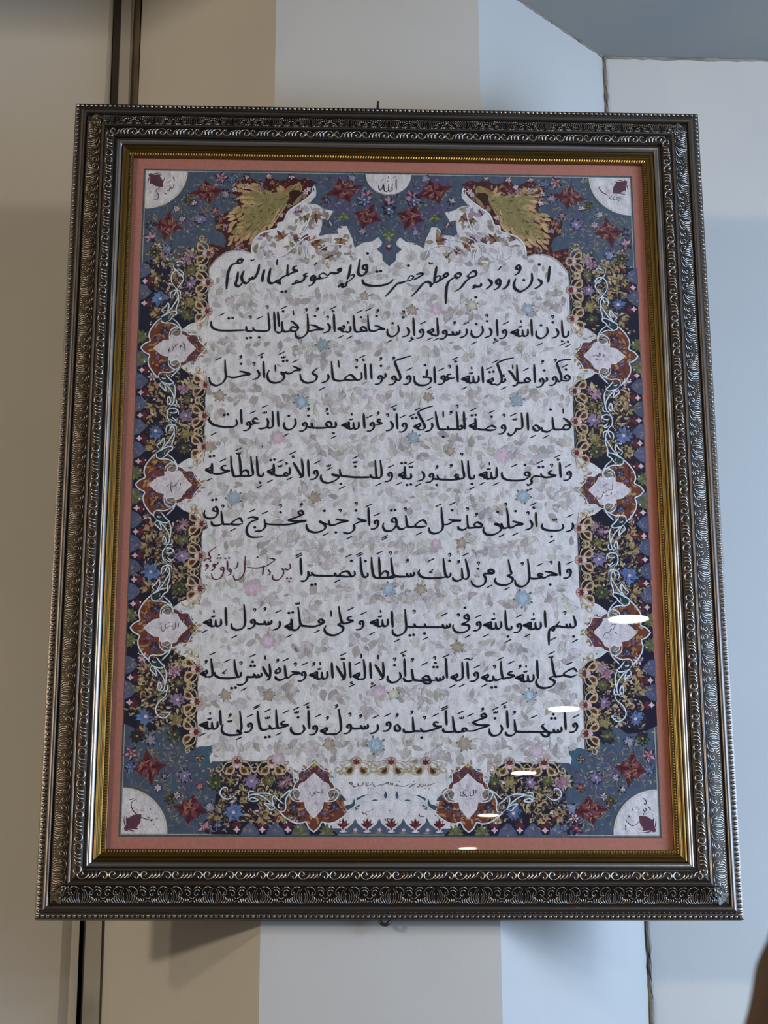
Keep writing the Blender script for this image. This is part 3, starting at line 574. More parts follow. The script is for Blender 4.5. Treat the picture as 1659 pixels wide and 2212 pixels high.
def LIN(c):
    if c not in _lc:
        v = srgb(c); g = 0.3*v[0]+0.6*v[1]+0.1*v[2]; k = 1.0 if min(c) > 175 or max(c) < 60 else 0.88   # muted dyes
        _lc[c] = [max(0.0, (g+(x-g)*(0.80 if k < 1 else 1.0))*k) for x in v]
    return _lc[c]
def jit(c, d): 
    k = random.randint(-d, d); return tuple(max(4, min(250, int(v+k))) for v in c)

# ------------------------------------------------------------------ colours of the print
CREAM = (228, 224, 220); NAVY = (40, 40, 60); SLATE = (84, 100, 120); TEAL = (72, 108, 130); PURP = (98, 94, 124)
MRN = (112, 40, 50); RUST = (134, 66, 40); GOLDC = (188, 154, 92); OLIVE = (160, 142, 74); WHITE = (226, 232, 234)
PINK = (204, 152, 176); PALE = (226, 196, 200); BLUE = (96, 132, 186); GREEN = (98, 112, 62); INK = (30, 34, 44)
random.seed(11)
def U(px, py): q = FP(px, py); return (q[0], q[1])
def G(x0, y0, s): return lambda P: [U(x0+p[0]/s, y0+p[1]/s) for p in P]
def mx_(P, sg): return [(sg*-p[0] if sg < 0 else p[0], p[1]) for p in P] if sg < 0 else list(P)
PANEL = link(bpy.data.objects.new('woven_panel', None)); 
bpy.data.objects.remove(PANEL)
base = Print()
hw, hh = TW/2, TH/2
def rect(pr, x0, z0, x1, z1, c, lay): pr.poly([(x0, z0), (x1, z0), (x1, z1), (x0, z1)], c, lay)
rect(base, -hw, -hh, hw, hh, (84, 100, 104), -3)                        # grey-green edge line
rect(base, -hw+.0022, -hh+.0022, hw-.0022, hh-.0022, (196, 190, 172), -2) # pale line inside it
rect(base, -hw+.0032, -hh+.0032, hw-.0032, hh-.0032, SLATE, -1)
IX, IZ = hw-.0032, hh-.0032
PANEL = base.build('woven_panel', ROOT, 'cream woven panel with dark calligraphy and blue, maroon and gold floral border')

# ---- border ground
bd = Print()
def sect(S, a, b, sg=1):
    # strip coordinates: a inwards from the medallion axis, b along the strip (up on the sides)
    if S == 'L': return (-0.2635+a, b)
    if S == 'R': return (0.2655-a, b)
    return (b, -0.3725+a)
def SP(S, P, b0=0.0, fl=1): return [sect(S, p[0]/1000, (b0+fl*p[1])/1000) for p in P]
for S in 'LR':
    bd.poly(SP(S, [(-45, -290), (-30, -297), (-10, -300), (4, -290), (16, -298), (24, -308), (31, -322), (38, -320), (40, -312), (40, 300), (33, 312), (24, 314), (14, 292), (0, 284), (-22, 300), (-45, 290)]), NAVY, 0)
bd.poly(SP('B', [(-45, -205), (6, -200), (34, -196), (40, -190), (40, -118), (0, -100), (-46, -60)]), NAVY, 0)
bd.poly(SP('B', [(-45, 205), (6, 200), (34, 196), (40, 190), (40, 118), (0, 100), (-46, 60)]), NAVY, 0)
# ---- the cream field with its cusped head
head = [(840.6,575),(827,563),(826,549),(813,538),(824,531),(826,523),(817,512),(805,521),(785,524),(766,535),(761,514),(754,500),(749,488),(735,489),(728,496),(731,505),(712,505),(688,510),(693,500),(696,486),(696,472),(709,476),(715,465),(720,456),(700,451),(689,444),(681,441),(668,440),(681,425),(682,412),(675,404),(672,419),(647,439),(626,453),(618,465),(612,479),(600,482),(598,493),(577,498),(561,504),(549,518),(543,535),(543.5,547.5),(526,541),(500,542),(482,549),(465,563),(452.6,579)]
H = [U(*p) for p in head]
sideL = [(-0.2245, 0.276)]
def gap(zm):
    return [(-.2245, zm+.046), (-.232, zm+.038), (-.247, zm+.032), (-.262, zm+.02), (-.262, zm-.02), (-.247, zm-.032), (-.232, zm-.038), (-.2245, zm-.046)]
for zm in (.1765, 0, -.1765): sideL += gap(zm)
botL = [(-.2245, -.318), (-.215, -.316)] + [U(*p) for p in ((440, 1613), (462, 1609.6), (458, 1625), (452, 1635), (454, 1648))]
botL += [(-.205, -.334), (-.132, -.334), (-.122, -.340), (-.117, -.352), (-.106, -.365), (-.0885, -.37), (-.075, -.41), (0, -.411)]
left = H+sideL+botL
fieldP = left+[(-x, z) for x, z in left[::-1][1:-1]]
field = Print(); field.poly(fieldP, CREAM, 1)
for sg in (1, -1):
    field.line([(sg*x, z) for x, z in H[28:]], .0013, WHITE, 3, 3, False)
    field.line([(sg*x, z) for x, z in H[:29]], .0005, (150, 150, 160), 2, 1, False)

# ---- typeset the calligraphy
lines = {}; TP = []
PXM = 0.00057
def words(txt, store=True):
    out = {}
    cur = None
    for row in txt.strip().split('\n'):
        if row.startswith('@'):
            k, x0, y0, s = row[1:].split(); x0, y0, s = float(x0), float(y0), float(s); g = G(x0, y0, s); cur = out.setdefault(int(k), []); continue
        for it in row.split(';'):
            it = it.strip()
            if not it: continue
            c, rest = it[0], it[1:].strip()
            if c in 'sn':
                P = [tuple(map(float, q.split(','))) for q in rest.split()]; cur.append((g(P), 1.0 if c == 's' else 0.62))
            elif c == 'A':
                x, a, b = map(float, rest.split(',')); cur.append((g([(x-3, a), (x, (a+b)/2), (x+5, b)]), 1.0))
            elif c in MAC:
                x, y = map(float, rest.split(','))if ',' in rest else map(float, rest.split())
                for P in MAC[c]: cur.append((g([(x+p[0], y+p[1]) for p in P]), 1.0))
                if c == 'L':
                    cur.append((g([(x+13, y-135), (x+15, y-110)]), .6))
                    for P in MAR['S']: cur.append((g([(x+8+p[0]*.8, y-82+p[1]*.8) for p in P]), .5))
            elif c in MAR:
                x, y = map(float, rest.split(','))
                for P in MAR[c]: cur.append((g([(x+p[0], y+p[1]) for p in P]), .72 if c in 'FK' else .55))
            elif c == 'a': pass
            elif c in 'BC':
                x, y = map(float, rest.split(','))
                for dx in ((0,) if c == 'B' else (-16, 16)): cur.append(([g([(x+dx, y-(dx/8))])[0]], 'dot'))
    return out
LN = words(TEXT)
ords = {1: 'title line of slanting script at the head of the field', 2: 'first full line of dark script', 3: 'second line of dark script', 4: 'third line of dark script',
        5: 'fourth line of dark script', 6: 'fifth line of dark script', 7: 'sixth line of dark script', 8: 'short dark red slanting script at the left end of the sixth line',
        9: 'seventh line of dark script', 10: 'eighth line of dark script', 11: 'lowest line of dark script'}
for k in sorted(LN):
    pr = Print(); col = (104, 44, 58) if k == 8 else INK
    Wp = 0.0037 if k == 1 else (0.0018 if k == 8 else 0.0030)
    for P, w in LN[k]:
        TP += [p for p in P]
        if w == 'dot':
            c = P[0]; r = (0.0020 if k == 1 else 0.0012 if k == 8 else 0.00175)
            pr.poly([(c[0]+r*cos(a+.5), c[1]+r*.95*sin(a+.5)) for a in (0, pi/4, pi/2, 3*pi/4, pi, 5*pi/4, 3*pi/2, 7*pi/4)], col, 9)
        else: pr.pen(P, Wp*w/(0.62 if k == 8 else 1), col, 9)
    pr.build('calligraphy_line', PANEL, ords[k])
TPn = np.array(TP)
def far(x, z, d): 
    q = (TPn[:, 0]-x)**2+((TPn[:, 1]-z)*0.9)**2; return q.min() > d*d
def inside(P, x, z):
    c = False; j = len(P)-1
    for i in range(len(P)):
        if (P[i][1] > z) != (P[j][1] > z) and x < (P[j][0]-P[i][0])*(z-P[i][1])/(P[j][1]-P[i][1])+P[i][0]: c = not c
        j = i
    return c
# ---- pale leaves and blossoms scattered over the field, clear of the writing
FL = [(192, 180, 166), (188, 178, 176), (208, 202, 190), (206, 200, 200), (206, 206, 192), (198, 188, 180), (212, 200, 204), (200, 194, 190)]
cnt = 0
while cnt < 1900:
    x, z = random.uniform(-.222, .222), random.uniform(-.335, .30)
    if not inside(fieldP, x, z) or not far(x, z, random.uniform(.0042, .0085)): cnt += .05; continue
    a = random.uniform(0, 2*pi); L = random.uniform(.006, .016); c = jit(random.choice(FL), 6)
    x2, z2 = x+L*cos(a), z+L*sin(a)
    if not inside(fieldP, x2, z2) or not far(x2, z2, .0035): cnt += .05; continue
    field.leaf((x, z), a, L, L*random.uniform(.4, .75), c, 3+int(cnt) % 3, random.uniform(-.4, .4)); cnt += 1
    if random.random() < .45: field.line([(x, z), (x+L*.6*cos(a+.5), z+L*.6*sin(a+.5)), (x+L*1.6*cos(a), z+L*1.6*sin(a))], .00032, (172, 166, 164), 6, 3)
BL_, TN_, PK_ = (164, 184, 196), (184, 164, 140), (204, 182, 190)
for (x, y, r, c) in ((651, 868, 17, BL_), (1117, 865, 16, BL_), (505, 1075, 18, BL_), (1130, 1072, 17, BL_), (840, 1273, 16, BL_), (1130, 1293, 20, BL_), (812, 1610, 19, BL_), (1145, 1502, 15, BL_),
    (893, 945, 15, BL_), (697, 745, 16, (150, 170, 170)), (1140, 668, 14, BL_), (925, 858, 12, TN_), (973, 975, 11, TN_), (997, 1173, 12, TN_), (988, 1398, 14, TN_), (1003, 1607, 16, TN_), (580, 1502, 13, TN_),
    (487, 1502, 13, TN_), (788, 640, 11, TN_), (474, 855, 14, TN_), (909, 1273, 13, TN_), (710, 1608, 12, TN_), (600, 945, 18, PK_), (1085, 985, 20, PK_), (943, 668, 17, PK_), (580, 1385, 18, PK_), (820, 1495, 18, PK_),
    (1160, 1622, 18, PK_), (455, 965, 12, TN_), (942, 1175, 13, PK_), (545, 1270, 20, PK_), (680, 1075, 14, TN_), (890, 670, 13, TN_), (1020, 660, 14, (200, 196, 170)), (600, 1640, 14, PK_), (850, 1500, 12, (200, 198, 176))):
    c0 = U(x, y); r *= .00056; a0 = random.random()
    field.star(c0, r, 9 if c != TN_ else 8, jit(c, 5), 7, .72, a0); field.star(c0, r*.55, 8, jit(tuple(min(235, v+14) for v in c), 4), 8, .7, a0)
    if c != PK_:
        for q in range(5): field.leaf((c0[0]+r*.8*cos(a0+q*1.3), c0[1]+r*.8*sin(a0+q*1.3)), a0+q*1.3, r*.35, r*.25, (128, 116, 84), 7)
field.build('field_pattern', PANEL, 'cream ground with faint mauve and tan leaves', 'stuff')

# ---- generic motifs
def blossom(pr, c, r, lay, cols, k=7, a0=0.0, core=(196, 150, 90)):
    # layered palmette: outer petals, inner petals, heart
    for i in range(k): pr.leaf(c, a0+2*pi*i/k, r*1.06, r*.62, (50, 44, 56), lay, random.uniform(-.2, .2))
    for i in range(k): pr.leaf(c, a0+2*pi*i/k+random.uniform(-.08, .08), r*random.uniform(.8, 1.02), r*.44, jit(cols[0], 14), lay+.5, random.uniform(-.2, .2))
    for i in range(k): pr.leaf(c, a0+2*pi*(i+.5)/k, r*.70, r*.26, jit(tuple(int(v*.82) for v in cols[1]), 12), lay+1)
    for i in range(3): t = random.uniform(0, 6.3); pr.leaf((c[0]+r*.3*cos(t), c[1]+r*.3*sin(t)), t+.8, r*.5, r*.14, (84, 56, 60), lay+1.5, .5)
    pr.disc(c, r*.16, core, lay+2, 8)
def vine(pr, P, lay, col, leafc, n=4, w=.0005, L=.005):
    Q = catmull(P, 6); pr.line(P, w, col, lay, 5)
    for i in range(2, len(Q)-1, max(1, len(Q)//n)):
        d = Q[min(i+1, len(Q)-1)]-Q[i-1]; a = atan2(d[1], d[0])+random.choice((-.9, .9)); pr.leaf(Q[i], a, L*random.uniform(.7, 1.2), L*.45, jit(leafc, 10), lay, random.uniform(-.5, .5))
def palm(pr, c, a, r, lay, cols, k=5, spread=1.9):
    # fan palmette opening in direction a
    for i in range(k):
        t = (i/(k-1)-.5)*spread; pr.leaf(c, a+t, r*(1-.25*abs(t)), r*.34, jit(cols[i % len(cols)], 8), lay, t*.25)
    pr.disc(c, r*.16, cols[-1], lay+1, 7)
def scatter(pr, test, box_, n, cols, L0, L1, lay, wr=(.3, .5), curl=.5):
    k = tries = 0
    while k < n and tries < n*30:
        tries += 1; x, z = random.uniform(box_[0], box_[2]), random.uniform(box_[1], box_[3])
        if not test(x, z): continue
        L = random.uniform(L0, L1); a = random.uniform(0, 2*pi)
        if not test(x+L*cos(a), z+L*sin(a)): continue
        pr.leaf((x, z), a, L, L*random.uniform(*wr), jit(random.choice(cols), 12), lay+k % 2, random.uniform(-curl, curl)); k += 1

# ---- side and bottom strips
M8 = 8.85
gs = G(270, 1090, M8)
def loc(P):   # reading grid of the left strip below its middle medallion -> strip mm about the midpoint
    return [((q[0]+0.2630)*1000, (q[1]+0.0885)*1000) for q in gs(P)]
TAILU = [loc(p) for p in ([(620,290),(720,380),(820,510),(860,640),(840,740),(790,800)], [(850,340),(885,440),(880,580),(860,680)], [(620,300),(580,370),(640,430),(700,490),(690,400),(650,330)],
    [(740,770),(730,680),(755,600),(800,700),(760,755),(840,760)], [(840,770),(900,760),(912,700),(900,655)])]
TAILD = [loc(p) for p in ([(800,1100),(830,1180),(865,1290),(780,1450),(680,1590),(500,1730)], [(865,1270),(865,1400),(825,1530),(820,1650)], [(575,1640),(530,1580),(600,1510),(660,1430),(672,1530),(620,1630)],
    [(720,1340),(702,1260),(740,1185),(830,1160),(900,1190),(905,1290)], [(760,1300),(800,1220),(810,1180)])]
RINGM = [loc(p) for p in ([(790,800),(740,880),(725,960),(740,1040),(800,1100)], [(760,860),(840,830),(930,870),(952,960)], [(780,1045),(860,1090),(940,1040),(900,1060),(850,1040),(820,1000)], [(780,910),(830,930),(900,920),(925,880)], [(720,870),(705,885)], [(715,1060),(705,1075)])]
CAPU = [loc(p) for p in ([(560,230),(570,140),(640,110),(750,120),(860,80),(950,10)], [(600,300),(700,335),(800,350),(865,310)], [(700,150),(780,250),(860,325)], [(560,220),(610,290)], [(800,210),(850,160),(930,80),(975,0)], [(620,215),(650,240),(700,235)])]
CAPD = [loc(p) for p in ([(520,1740),(520,1810),(600,1850),(720,1850),(830,1900),(900,1980)], [(500,1730),(600,1680),(700,1620),(820,1600),(822,1660),(760,1700),(690,1790),(600,1845)], [(740,1750),(850,1850),(920,1980),(930,2090)], [(680,1700),(670,1760)])]
TLU, TLD = loc([(600,240),(650,170),(740,250),(780,320),(640,280)]), loc([(540,1770),(600,1700),(700,1660),(650,1790),(560,1810)])
def curl_end(b0, d):
    return [[(-3, b0), (-6*0+2, b0+d*8), (6, b0+d*16), (0, b0+d*24), (-6, b0+d*30), (-8, b0+d*37), (-3, b0+d*42), (3, b0+d*42), (8, b0+d*38)], [(-3, b0+d*37), (3, b0+d*40), (8, b0+d*36)]]
def wl(pr, S, P, b0, w=.0022, col=WHITE, lay=8, fl=1): 
    pr.line(SP(S, P, b0, fl), w+.0010, (60, 78, 88), lay-1, 5, False); pr.line(SP(S, P, b0, fl), w, col, lay, 5)
def block(S, b0, full=1, dark=True):
    """ornament of one strip section, b0 its midpoint in mm"""
    fl = 1
    T = lambda x, z: True
    def tst(x, z):
        a = (x+.2635 if S == 'L' else .2655-x)*1000 if S != 'B' else (z+.3725)*1000
        b = (z if S != 'B' else x)*1000-b0
        if not (-32 < a < 31 and abs(b) < 60) or (S != 'B' and z < -.294): return False
        return not (abs(b) > 38 and a < 26 and (a*a+(abs(b)-88)**2) < 46**2)
    c = sect(S, 0, b0/1000)
    bx = (c[0]-.062, c[1]-.062, c[0]+.062, c[1]+.062)
    pt = lambda a, b: sect(S, a/1000, (b0+fl*b)/1000)
    sgs = {'L': 0, 'R': pi, 'B': pi/2}[S]
    for _ in range(26):
        q = pt(random.uniform(-26, 22), random.uniform(-48, 48))
        if not tst(*q): continue
        a = random.uniform(0, 6.3); P = [q]
        for j in range(4): a += random.choice((.7, -.7)); P.append((P[-1][0]+.006*cos(a), P[-1][1]+.006*sin(a)))
        vine(border, P, 1, (150, 128, 86), GOLDC, 5, .0005, .0055)
    scatter(border, tst, bx, 240, [(216, 182, 116), (186, 164, 88), (196, 158, 108), (214, 186, 122), (120, 96, 70), (96, 78, 60)], .003, .008, 2)
    scatter(border, tst, bx, 46, [PALE, (150, 120, 140), MRN, (110, 60, 60)], .003, .0055, 3, (.4, .7))
    blossom(border, pt(17, 64*-1+128 if False else 40), .011, 3, [(200, 190, 120), PINK], 9); blossom(border, pt(12, 34), .009, 4, [PINK, (190, 130, 160)], 8)
    blossom(border, pt(16, 0), .0105, 3, [(150, 130, 170), (190, 160, 196)], 8, .4, PALE)
    blossom(border, pt(-20, -20), .0125, 4, [BLUE, (120, 150, 200)], 11, .2, PALE)
    blossom(border, pt(14, -41), .010, 3, [GREEN, (80, 96, 60)], 9, .1); blossom(border, pt(17, 20), .008, 3, [GREEN, OLIVE], 8)
    blossom(border, pt(16, -24), .0095, 3, [OLIVE, (196, 180, 90)], 6, .9)
    palm(border, pt(-22, 34), sgs+2.2, .013, 3, [GOLDC, (190, 150, 90), MRN]); palm(border, pt(-24, 12), sgs-2.4, .013, 3, [GOLDC, OLIVE, (90, 60, 60)])
    palm(border, pt(-22, -40), sgs+2.6, .013, 3, [OLIVE, GOLDC, (110, 60, 50)]); blossom(border, pt(-26, 50), .007, 3, [PALE, (170, 110, 110)], 6)
def edge_scallops(S, bs):
    for b in bs:
        P = SP(S, [(-45, b-15), (-36, b-13), (-32, b-7.5), (-34, b), (-32, b+7.5), (-36, b+13), (-45, b+15)]) 
        border.poly(SP(S, [(-46, b+4), (-39, b+6), (-33, b+12), (-31, b+15), (-33, b+18), (-39, b+24), (-46, b+26)]), jit((92, 100, 134), 5), 2)
        for _ in range(9): border.leaf(sect(S, random.uniform(-.044, -.035), (b+15+random.uniform(-6, 6))/1000), random.uniform(0, 6.3), random.uniform(.003, .006), .0018, jit(random.choice([(168, 150, 84), (128, 116, 150), (120, 110, 90), (110, 120, 160)]), 12), 3, random.uniform(-.6, .6))
        border.star(sect(S, -.0345, b/1000), .0062, 4, MRN, 3, .62); border.star(sect(S, -.0395, b/1000), .0042, 4, PALE, 4, .5)
border = Print()
for S in 'LR':
    for b0 in (88.5, -88.5): block(S, b0)
    block(S, 262); block(S, -262)
    edge_scallops(S, [-88.5+29.5*k for k in (-2, -1, 0, 1, 2)]+[88.5+29.5*k for k in (-2, -1, 0, 1, 2)]+[236, 265.5, -236, -265.5])
for s in (-1, 1): block('B', s*160); edge_scallops('B', [s*b for b in (118, 147, 176)])
# olive tufts beside the medallions
for S, ms in (('L', (176.5, 0, -176.5)), ('R', (173, -2, -178.5)), ('B', (-88.5, 88.5))):
    for m in ms:
        for d in (-15, 15):
            palm(border, sect(S, -.046+.002, (m+d)/1000), {'L': 0, 'R': pi, 'B': pi/2}[S], .013, 5, [(132, 130, 78), GREEN, (110, 110, 70)], 7, 2.6)
# ---- gold chain along the inner edge of the strips
def chain(pr, S, bs, pale=False):
    ang = {'L': 0, 'R': pi, 'B': pi/2}[S]; g1 = (222, 192, 140) if not pale else (200, 186, 140); g2 = (118, 84, 56)
    for b in bs:
        for d in (-1, 1):
            E_ = lambda P: [sect(S, p[0]/1000, (b+d*p[1])/1000) for p in P]
            pr.poly([tuple(q) for q in catmull(E_([(24, 5), (23, 10), (26, 13.5), (30, 12), (34, 7), (37, 1.5), (33, 2.5), (28, 2.5)]), 4, True)], g1, 5)
            pr.poly([tuple(q) for q in catmull(E_([(25.5, 6), (25, 9.5), (27, 11.5), (30, 9.5), (32.5, 5.5), (29, 4.5)]), 4, True)], (128, 78, 48), 6)
            pr.poly([tuple(q) for q in catmull(E_([(27, 7), (27, 9.5), (29.2, 9), (30.5, 6.5)]), 4, True)], (84, 38, 28), 6.5)
            pr.line(E_([(23.5, 8), (24, 13), (28, 16.5), (33, 16), (37, 19.5)]), .0013, g1, 7)
            pr.line(E_([(37.5, 3), (38, 8), (36, 13), (30, 16.5), (26.5, 20), (28.5, 24), (32, 22), (31, 19)]), .0013, g1, 7)
            for _ in range(4): pr.leaf(sect(S, random.uniform(.025, .037), (b+d*random.uniform(13, 20))/1000), random.uniform(0, 6.3), .004, .0016, (176, 140, 84), 6, .5)
            pr.leaf(sect(S, .030, (b+d*14)/1000), ang+d*(1.2 if S != 'R' else -1.2), .008, .003, OLIVE, 6, .3*d)
            pr.line(E_([(39.5, 4), (40, 10), (38.5, 16), (39, 20)]), .0006, (170, 140, 96), 6)
        c = sect(S, .0385, b/1000)
        pr.disc(c, .0062, (206, 184, 168), 5, 12); pr.line([(c[0]+.0062*cos(t), c[1]+.0062*sin(t)) for t in np.linspace(ang-1.7, ang+1.7, 9)], .0005, (150, 120, 100), 6, 2, False)
        palm(pr, (c[0]-.002*cos(ang), c[1]-.002*sin(ang)), ang, .0072, 7, [(150, 52, 44), (120, 36, 34)], 5, 2.2); pr.disc(sect(S, .033, b/1000), .0026, PALE, 7, 8)
chain(border, 'L', [304, 264.5, 226]+[88.5+k for k in (40, 0, -40)]+[-88.5+k for k in (40, 0, -40)]+[-226, -264.5, -300])
chain(border, 'R', [300, 261, 222]+[86+k for k in (40, 0, -40)]+[-90+k for k in (40, 0, -40)]+[-228, -266, -300])
chain(border, 'B', [-137, -177, 137, 177]); chain(border, 'B', [-40, 0, 40], True)
# ---- blue corner fields, the centre pendant, their flowers
def fieldflowers(sg, v):
    f = lambda x, y: ((lambda q: (sg*-q[0] if sg < 0 else q[0], q[1]))(U(x, y)))
    return f
def diamond(pr, c, a, r, lay=4):
    P = []
    for i in range(16):
        t = 2*pi*i/16; rr = r*(1.25 if i % 4 == 0 else .78 if i % 2 else .86); rr *= (1.25 if i in (0, 8) else 1)
        P.append((c[0]+rr*cos(t+a), c[1]+rr*.85*sin(t+a)))
    pr.poly(P, MRN, lay)
    for i in range(4): pr.leaf(c, a+pi/4+i*pi/2, r*.8, r*.42, (142, 70, 76), lay+1); pr.leaf(c, a+i*pi/2, r*.95, r*.28, (90, 30, 44), lay+1)
    for i in range(9): t = random.uniform(0, 6.3); pr.leaf((c[0]+r*.45*cos(t), c[1]+r*.45*sin(t)), random.uniform(0, 6.3), r*.4, r*.12, (176, 130, 90), lay+2, .6)
def corner_fill(sx, sz):
    # sx,sz = which corner; laid out from the corner inwards in mm
    q = lambda u, v: (sx*(IX-u/1000), sz*(IZ-v/1000))
    ex = 125
    for _ in range(420):
        u, v = random.uniform(3, ex), random.uniform(3, ex)
        if hypot(u, v) < 56 or u+v > 170 or (v > 100 and u > 30 and sz > 0) or (v > 120 and sz < 0): continue
        if (u > 90 and v > 62 and sz > 0) or (u > 100 and v > 76): continue
        c = q(u, v); border.leaf(c, random.uniform(0, 6.3), random.uniform(.003, .007), random.uniform(.0012, .0026), jit(random.choice([(168, 152, 96), (150, 140, 110), (120, 130, 160), (180, 168, 120), (140, 120, 150), TEAL]), 12), 3, random.uniform(-.8, .8))
    for _ in range(44):
        u, v = random.uniform(8, 95), random.uniform(8, 95)
        if hypot(u, v) < 60 or u+v > 145: continue
        a = random.uniform(0, 6.3); P = [q(u, v)]
        for j in range(4): a += .8; P.append((P[-1][0]+.005*cos(a), P[-1][1]+.005*sin(a)))
        border.line(P, .0005, (172, 156, 92), 4, 3)
    border.line([q(u, v) for u, v in ((30, 62), (52, 70), (66, 62), (70, 50), (64, 34))], .006, PURP, 2, 5)
    border.line([q(u, v) for u, v in ((52, 92), (58, 72), (74, 60), (96, 56))], .0055, PURP, 2, 5)
    diamond(border, q(78, 28), sx*sz*-.15, .0165); diamond(border, q(29, 76), pi/2+sx*sz*.15, .0165)
    blossom(border, q(70, 66), .0085, 4, [(140, 130, 176), (170, 160, 200)], 8, .3, PALE)
    for (u, v, r, c1, c2, k) in ((95, 8, .009, PINK, (170, 90, 110), 5), (8, 92, .009, PINK, (170, 90, 110), 5), (108, 10, .007, (110, 140, 170), BLUE, 6), (8, 76, .007, (110, 140, 180), BLUE, 6), (54, 40, .007, GREEN, (80, 70, 40), 7), (40, 52, .005, PALE, WHITE, 6),
        (62, 44, .005, PALE, (180, 180, 210), 6), (47, 66, .005, PALE, (200, 200, 220), 6), (100, 30, .0075, (130, 150, 190), PALE, 7), (30, 108, .0075, (130, 150, 190), PALE, 7), (14, 112, .009, GREEN, (60, 70, 50), 8), (88, 54, .006, (150, 60, 60), PALE, 5)):
        if sz < 0 and v > 118: continue
        blossom(border, q(u, v), r, 4, [c1, c2], k, random.random())
for sx in (-1, 1):
    for sz in (-1, 1): corner_fill(sx, sz)
for sg in (1, -1):
    m = lambda x, y: ((lambda q: (sg*q[0], q[1]))(U(x, y)))
    for P in ([(700, 395), (730, 385), (760, 395), (790, 440), (812, 470)], [(735, 440), (760, 455), (790, 490), (812, 500)], [(690, 430), (730, 450), (752, 470)]): border.line([m(*p) for p in P], .010, (98, 92, 128), 2, 5)
    for _ in range(330):
        x, y = random.uniform(690, 838), random.uniform(385, 530)
        c = m(x, y)
        if inside(fieldP, *c): continue
        border.leaf(c, random.uniform(0, 6.3), random.uniform(.003, .006), random.uniform(.001, .0024), jit(random.choice([(150, 140, 90), (120, 120, 150), (110, 60, 80), (140, 150, 170)]), 12), 3, random.uniform(-.8, .8))
    diamond(border, m(743.5, 411), .35, .0175); diamond(border, m(794, 468), 1.2, .0155)
    blossom(border, m(787, 432), .010, 4, [(150, 170, 200), BLUE], 7, .3, PALE); palm(border, m(790, 425), pi/2-sg*.5, .011, 6, [PINK, (110, 40, 60)], 5)
    palm(border, m(742, 466), -pi/2, .010, 5, [(150, 160, 70), GREEN], 7, 5.0); palm(border, m(716, 486), pi/2+.5*sg, .006, 5, [MRN, PALE], 3)
    blossom(border, m(783, 500), .006, 4, [(130, 150, 190), PALE], 6); blossom(border, m(705, 432), .006, 4, [PALE, (150, 160, 190)], 6); blossom(border, m(760, 385), .007, 4, [(130, 150, 180), PALE], 5)
blossom(border, U(840, 452), .010, 4, [(150, 170, 200), BLUE], 7, .3, PALE); palm(border, U(840, 440), pi/2, .011, 6, [PINK, (110, 40, 60), PINK], 5)
palm(border, U(840, 507), -pi/2, .011, 5, [(150, 160, 70), GREEN], 9, 5.2); border.star(U(840, 536), .0052, 4, MRN, 5, .6); border.star(U(840, 532), .003, 4, PALE, 6, .5)
# teal leaves in the lower corners and the scallops along the foot
for sg in (1, -1):
    m = lambda P: [(sg*q[0], q[1]) for q in [U(*p) for p in P]]
    border.poly(m([(425, 1632), (430, 1612), (445, 1613), (462, 1609.6), (458, 1625), (452, 1635), (454, 1650), (440, 1656)]), TEAL, 3)
    blossom(border, m([(432, 1637)])[0], .0055, 5, [(180, 160, 80), MRN], 4)
for i in range(5):
    x = (-2+i)*.0275
    palm(border, (x, -.409), pi/2, .0105, 6, [MRN, (140, 50, 56)], 5, 1.6); palm(border, (x, -.4145), pi/2, .006, 7, [PALE, WHITE], 4, 2.4)
    if i < 4:
        c = x+.01375; border.poly([(c-.0135, -.4165), (c-.008, -.409), (c-.003, -.405), (c, -.399), (c+.003, -.405), (c+.008, -.409), (c+.0135, -.4165)], (88, 106, 128), 5)
        border.star((c, -.412), .003, 5, PALE, 6, .5); border.leaf((c-.006, -.4155), 0, .012, .002, (180, 150, 70), 6)
border.F += []; 
off = len(border.V); 
ob = bd.build('border_ground', PANEL, 'navy ground of the floral border', 'stuff')
border.build('border_ornament', PANEL, 'dense gold, blue and maroon flowers of the border', 'stuff')

# ---- white vine scroll on the strips
vn = Print()
for S, ms in (('L', (88.5, -88.5)), ('R', (86, -90))):
    for b0 in ms:
        for P in TAILU+TAILD+RINGM+CAPU+CAPD: wl(vn, S, P, b0, .0015)
        vn.poly(SP(S, TLU, b0), (52, 74, 78), 6); vn.poly(SP(S, TLD, b0), (52, 74, 78), 6)
    b1, b2 = ms[0]+177, ms[1]-177
    for P in TAILD+CAPD: wl(vn, S, P, b1, .0015)
    for P in TAILU+CAPU: wl(vn, S, P, b2, .0015)
    vn.poly(SP(S, TLD, b1), (52, 74, 78), 6); vn.poly(SP(S, TLU, b2), (52, 74, 78), 6)
    for P in curl_end(b1-12, 1): wl(vn, S, [(p[0]+2, p[1]) for p in P[:6]] if len(P) > 5 else P, 0, .0015)
    wl(vn, S, [(2, b1-12), (-6, b1-2), (-7, b1+8), (-2, b1+15), (4, b1+15), (8, b1+10), (4, b1+8), (0, b1+11)], 0, .0015)
    wl(vn, S, [(4, b2+18), (2, b2+8), (-6, b2), (-9, b2-9), (-5, b2-16), (2, b2-18), (8, b2-12), (4, b2-12), (-2, b2-12)], 0, .0015)
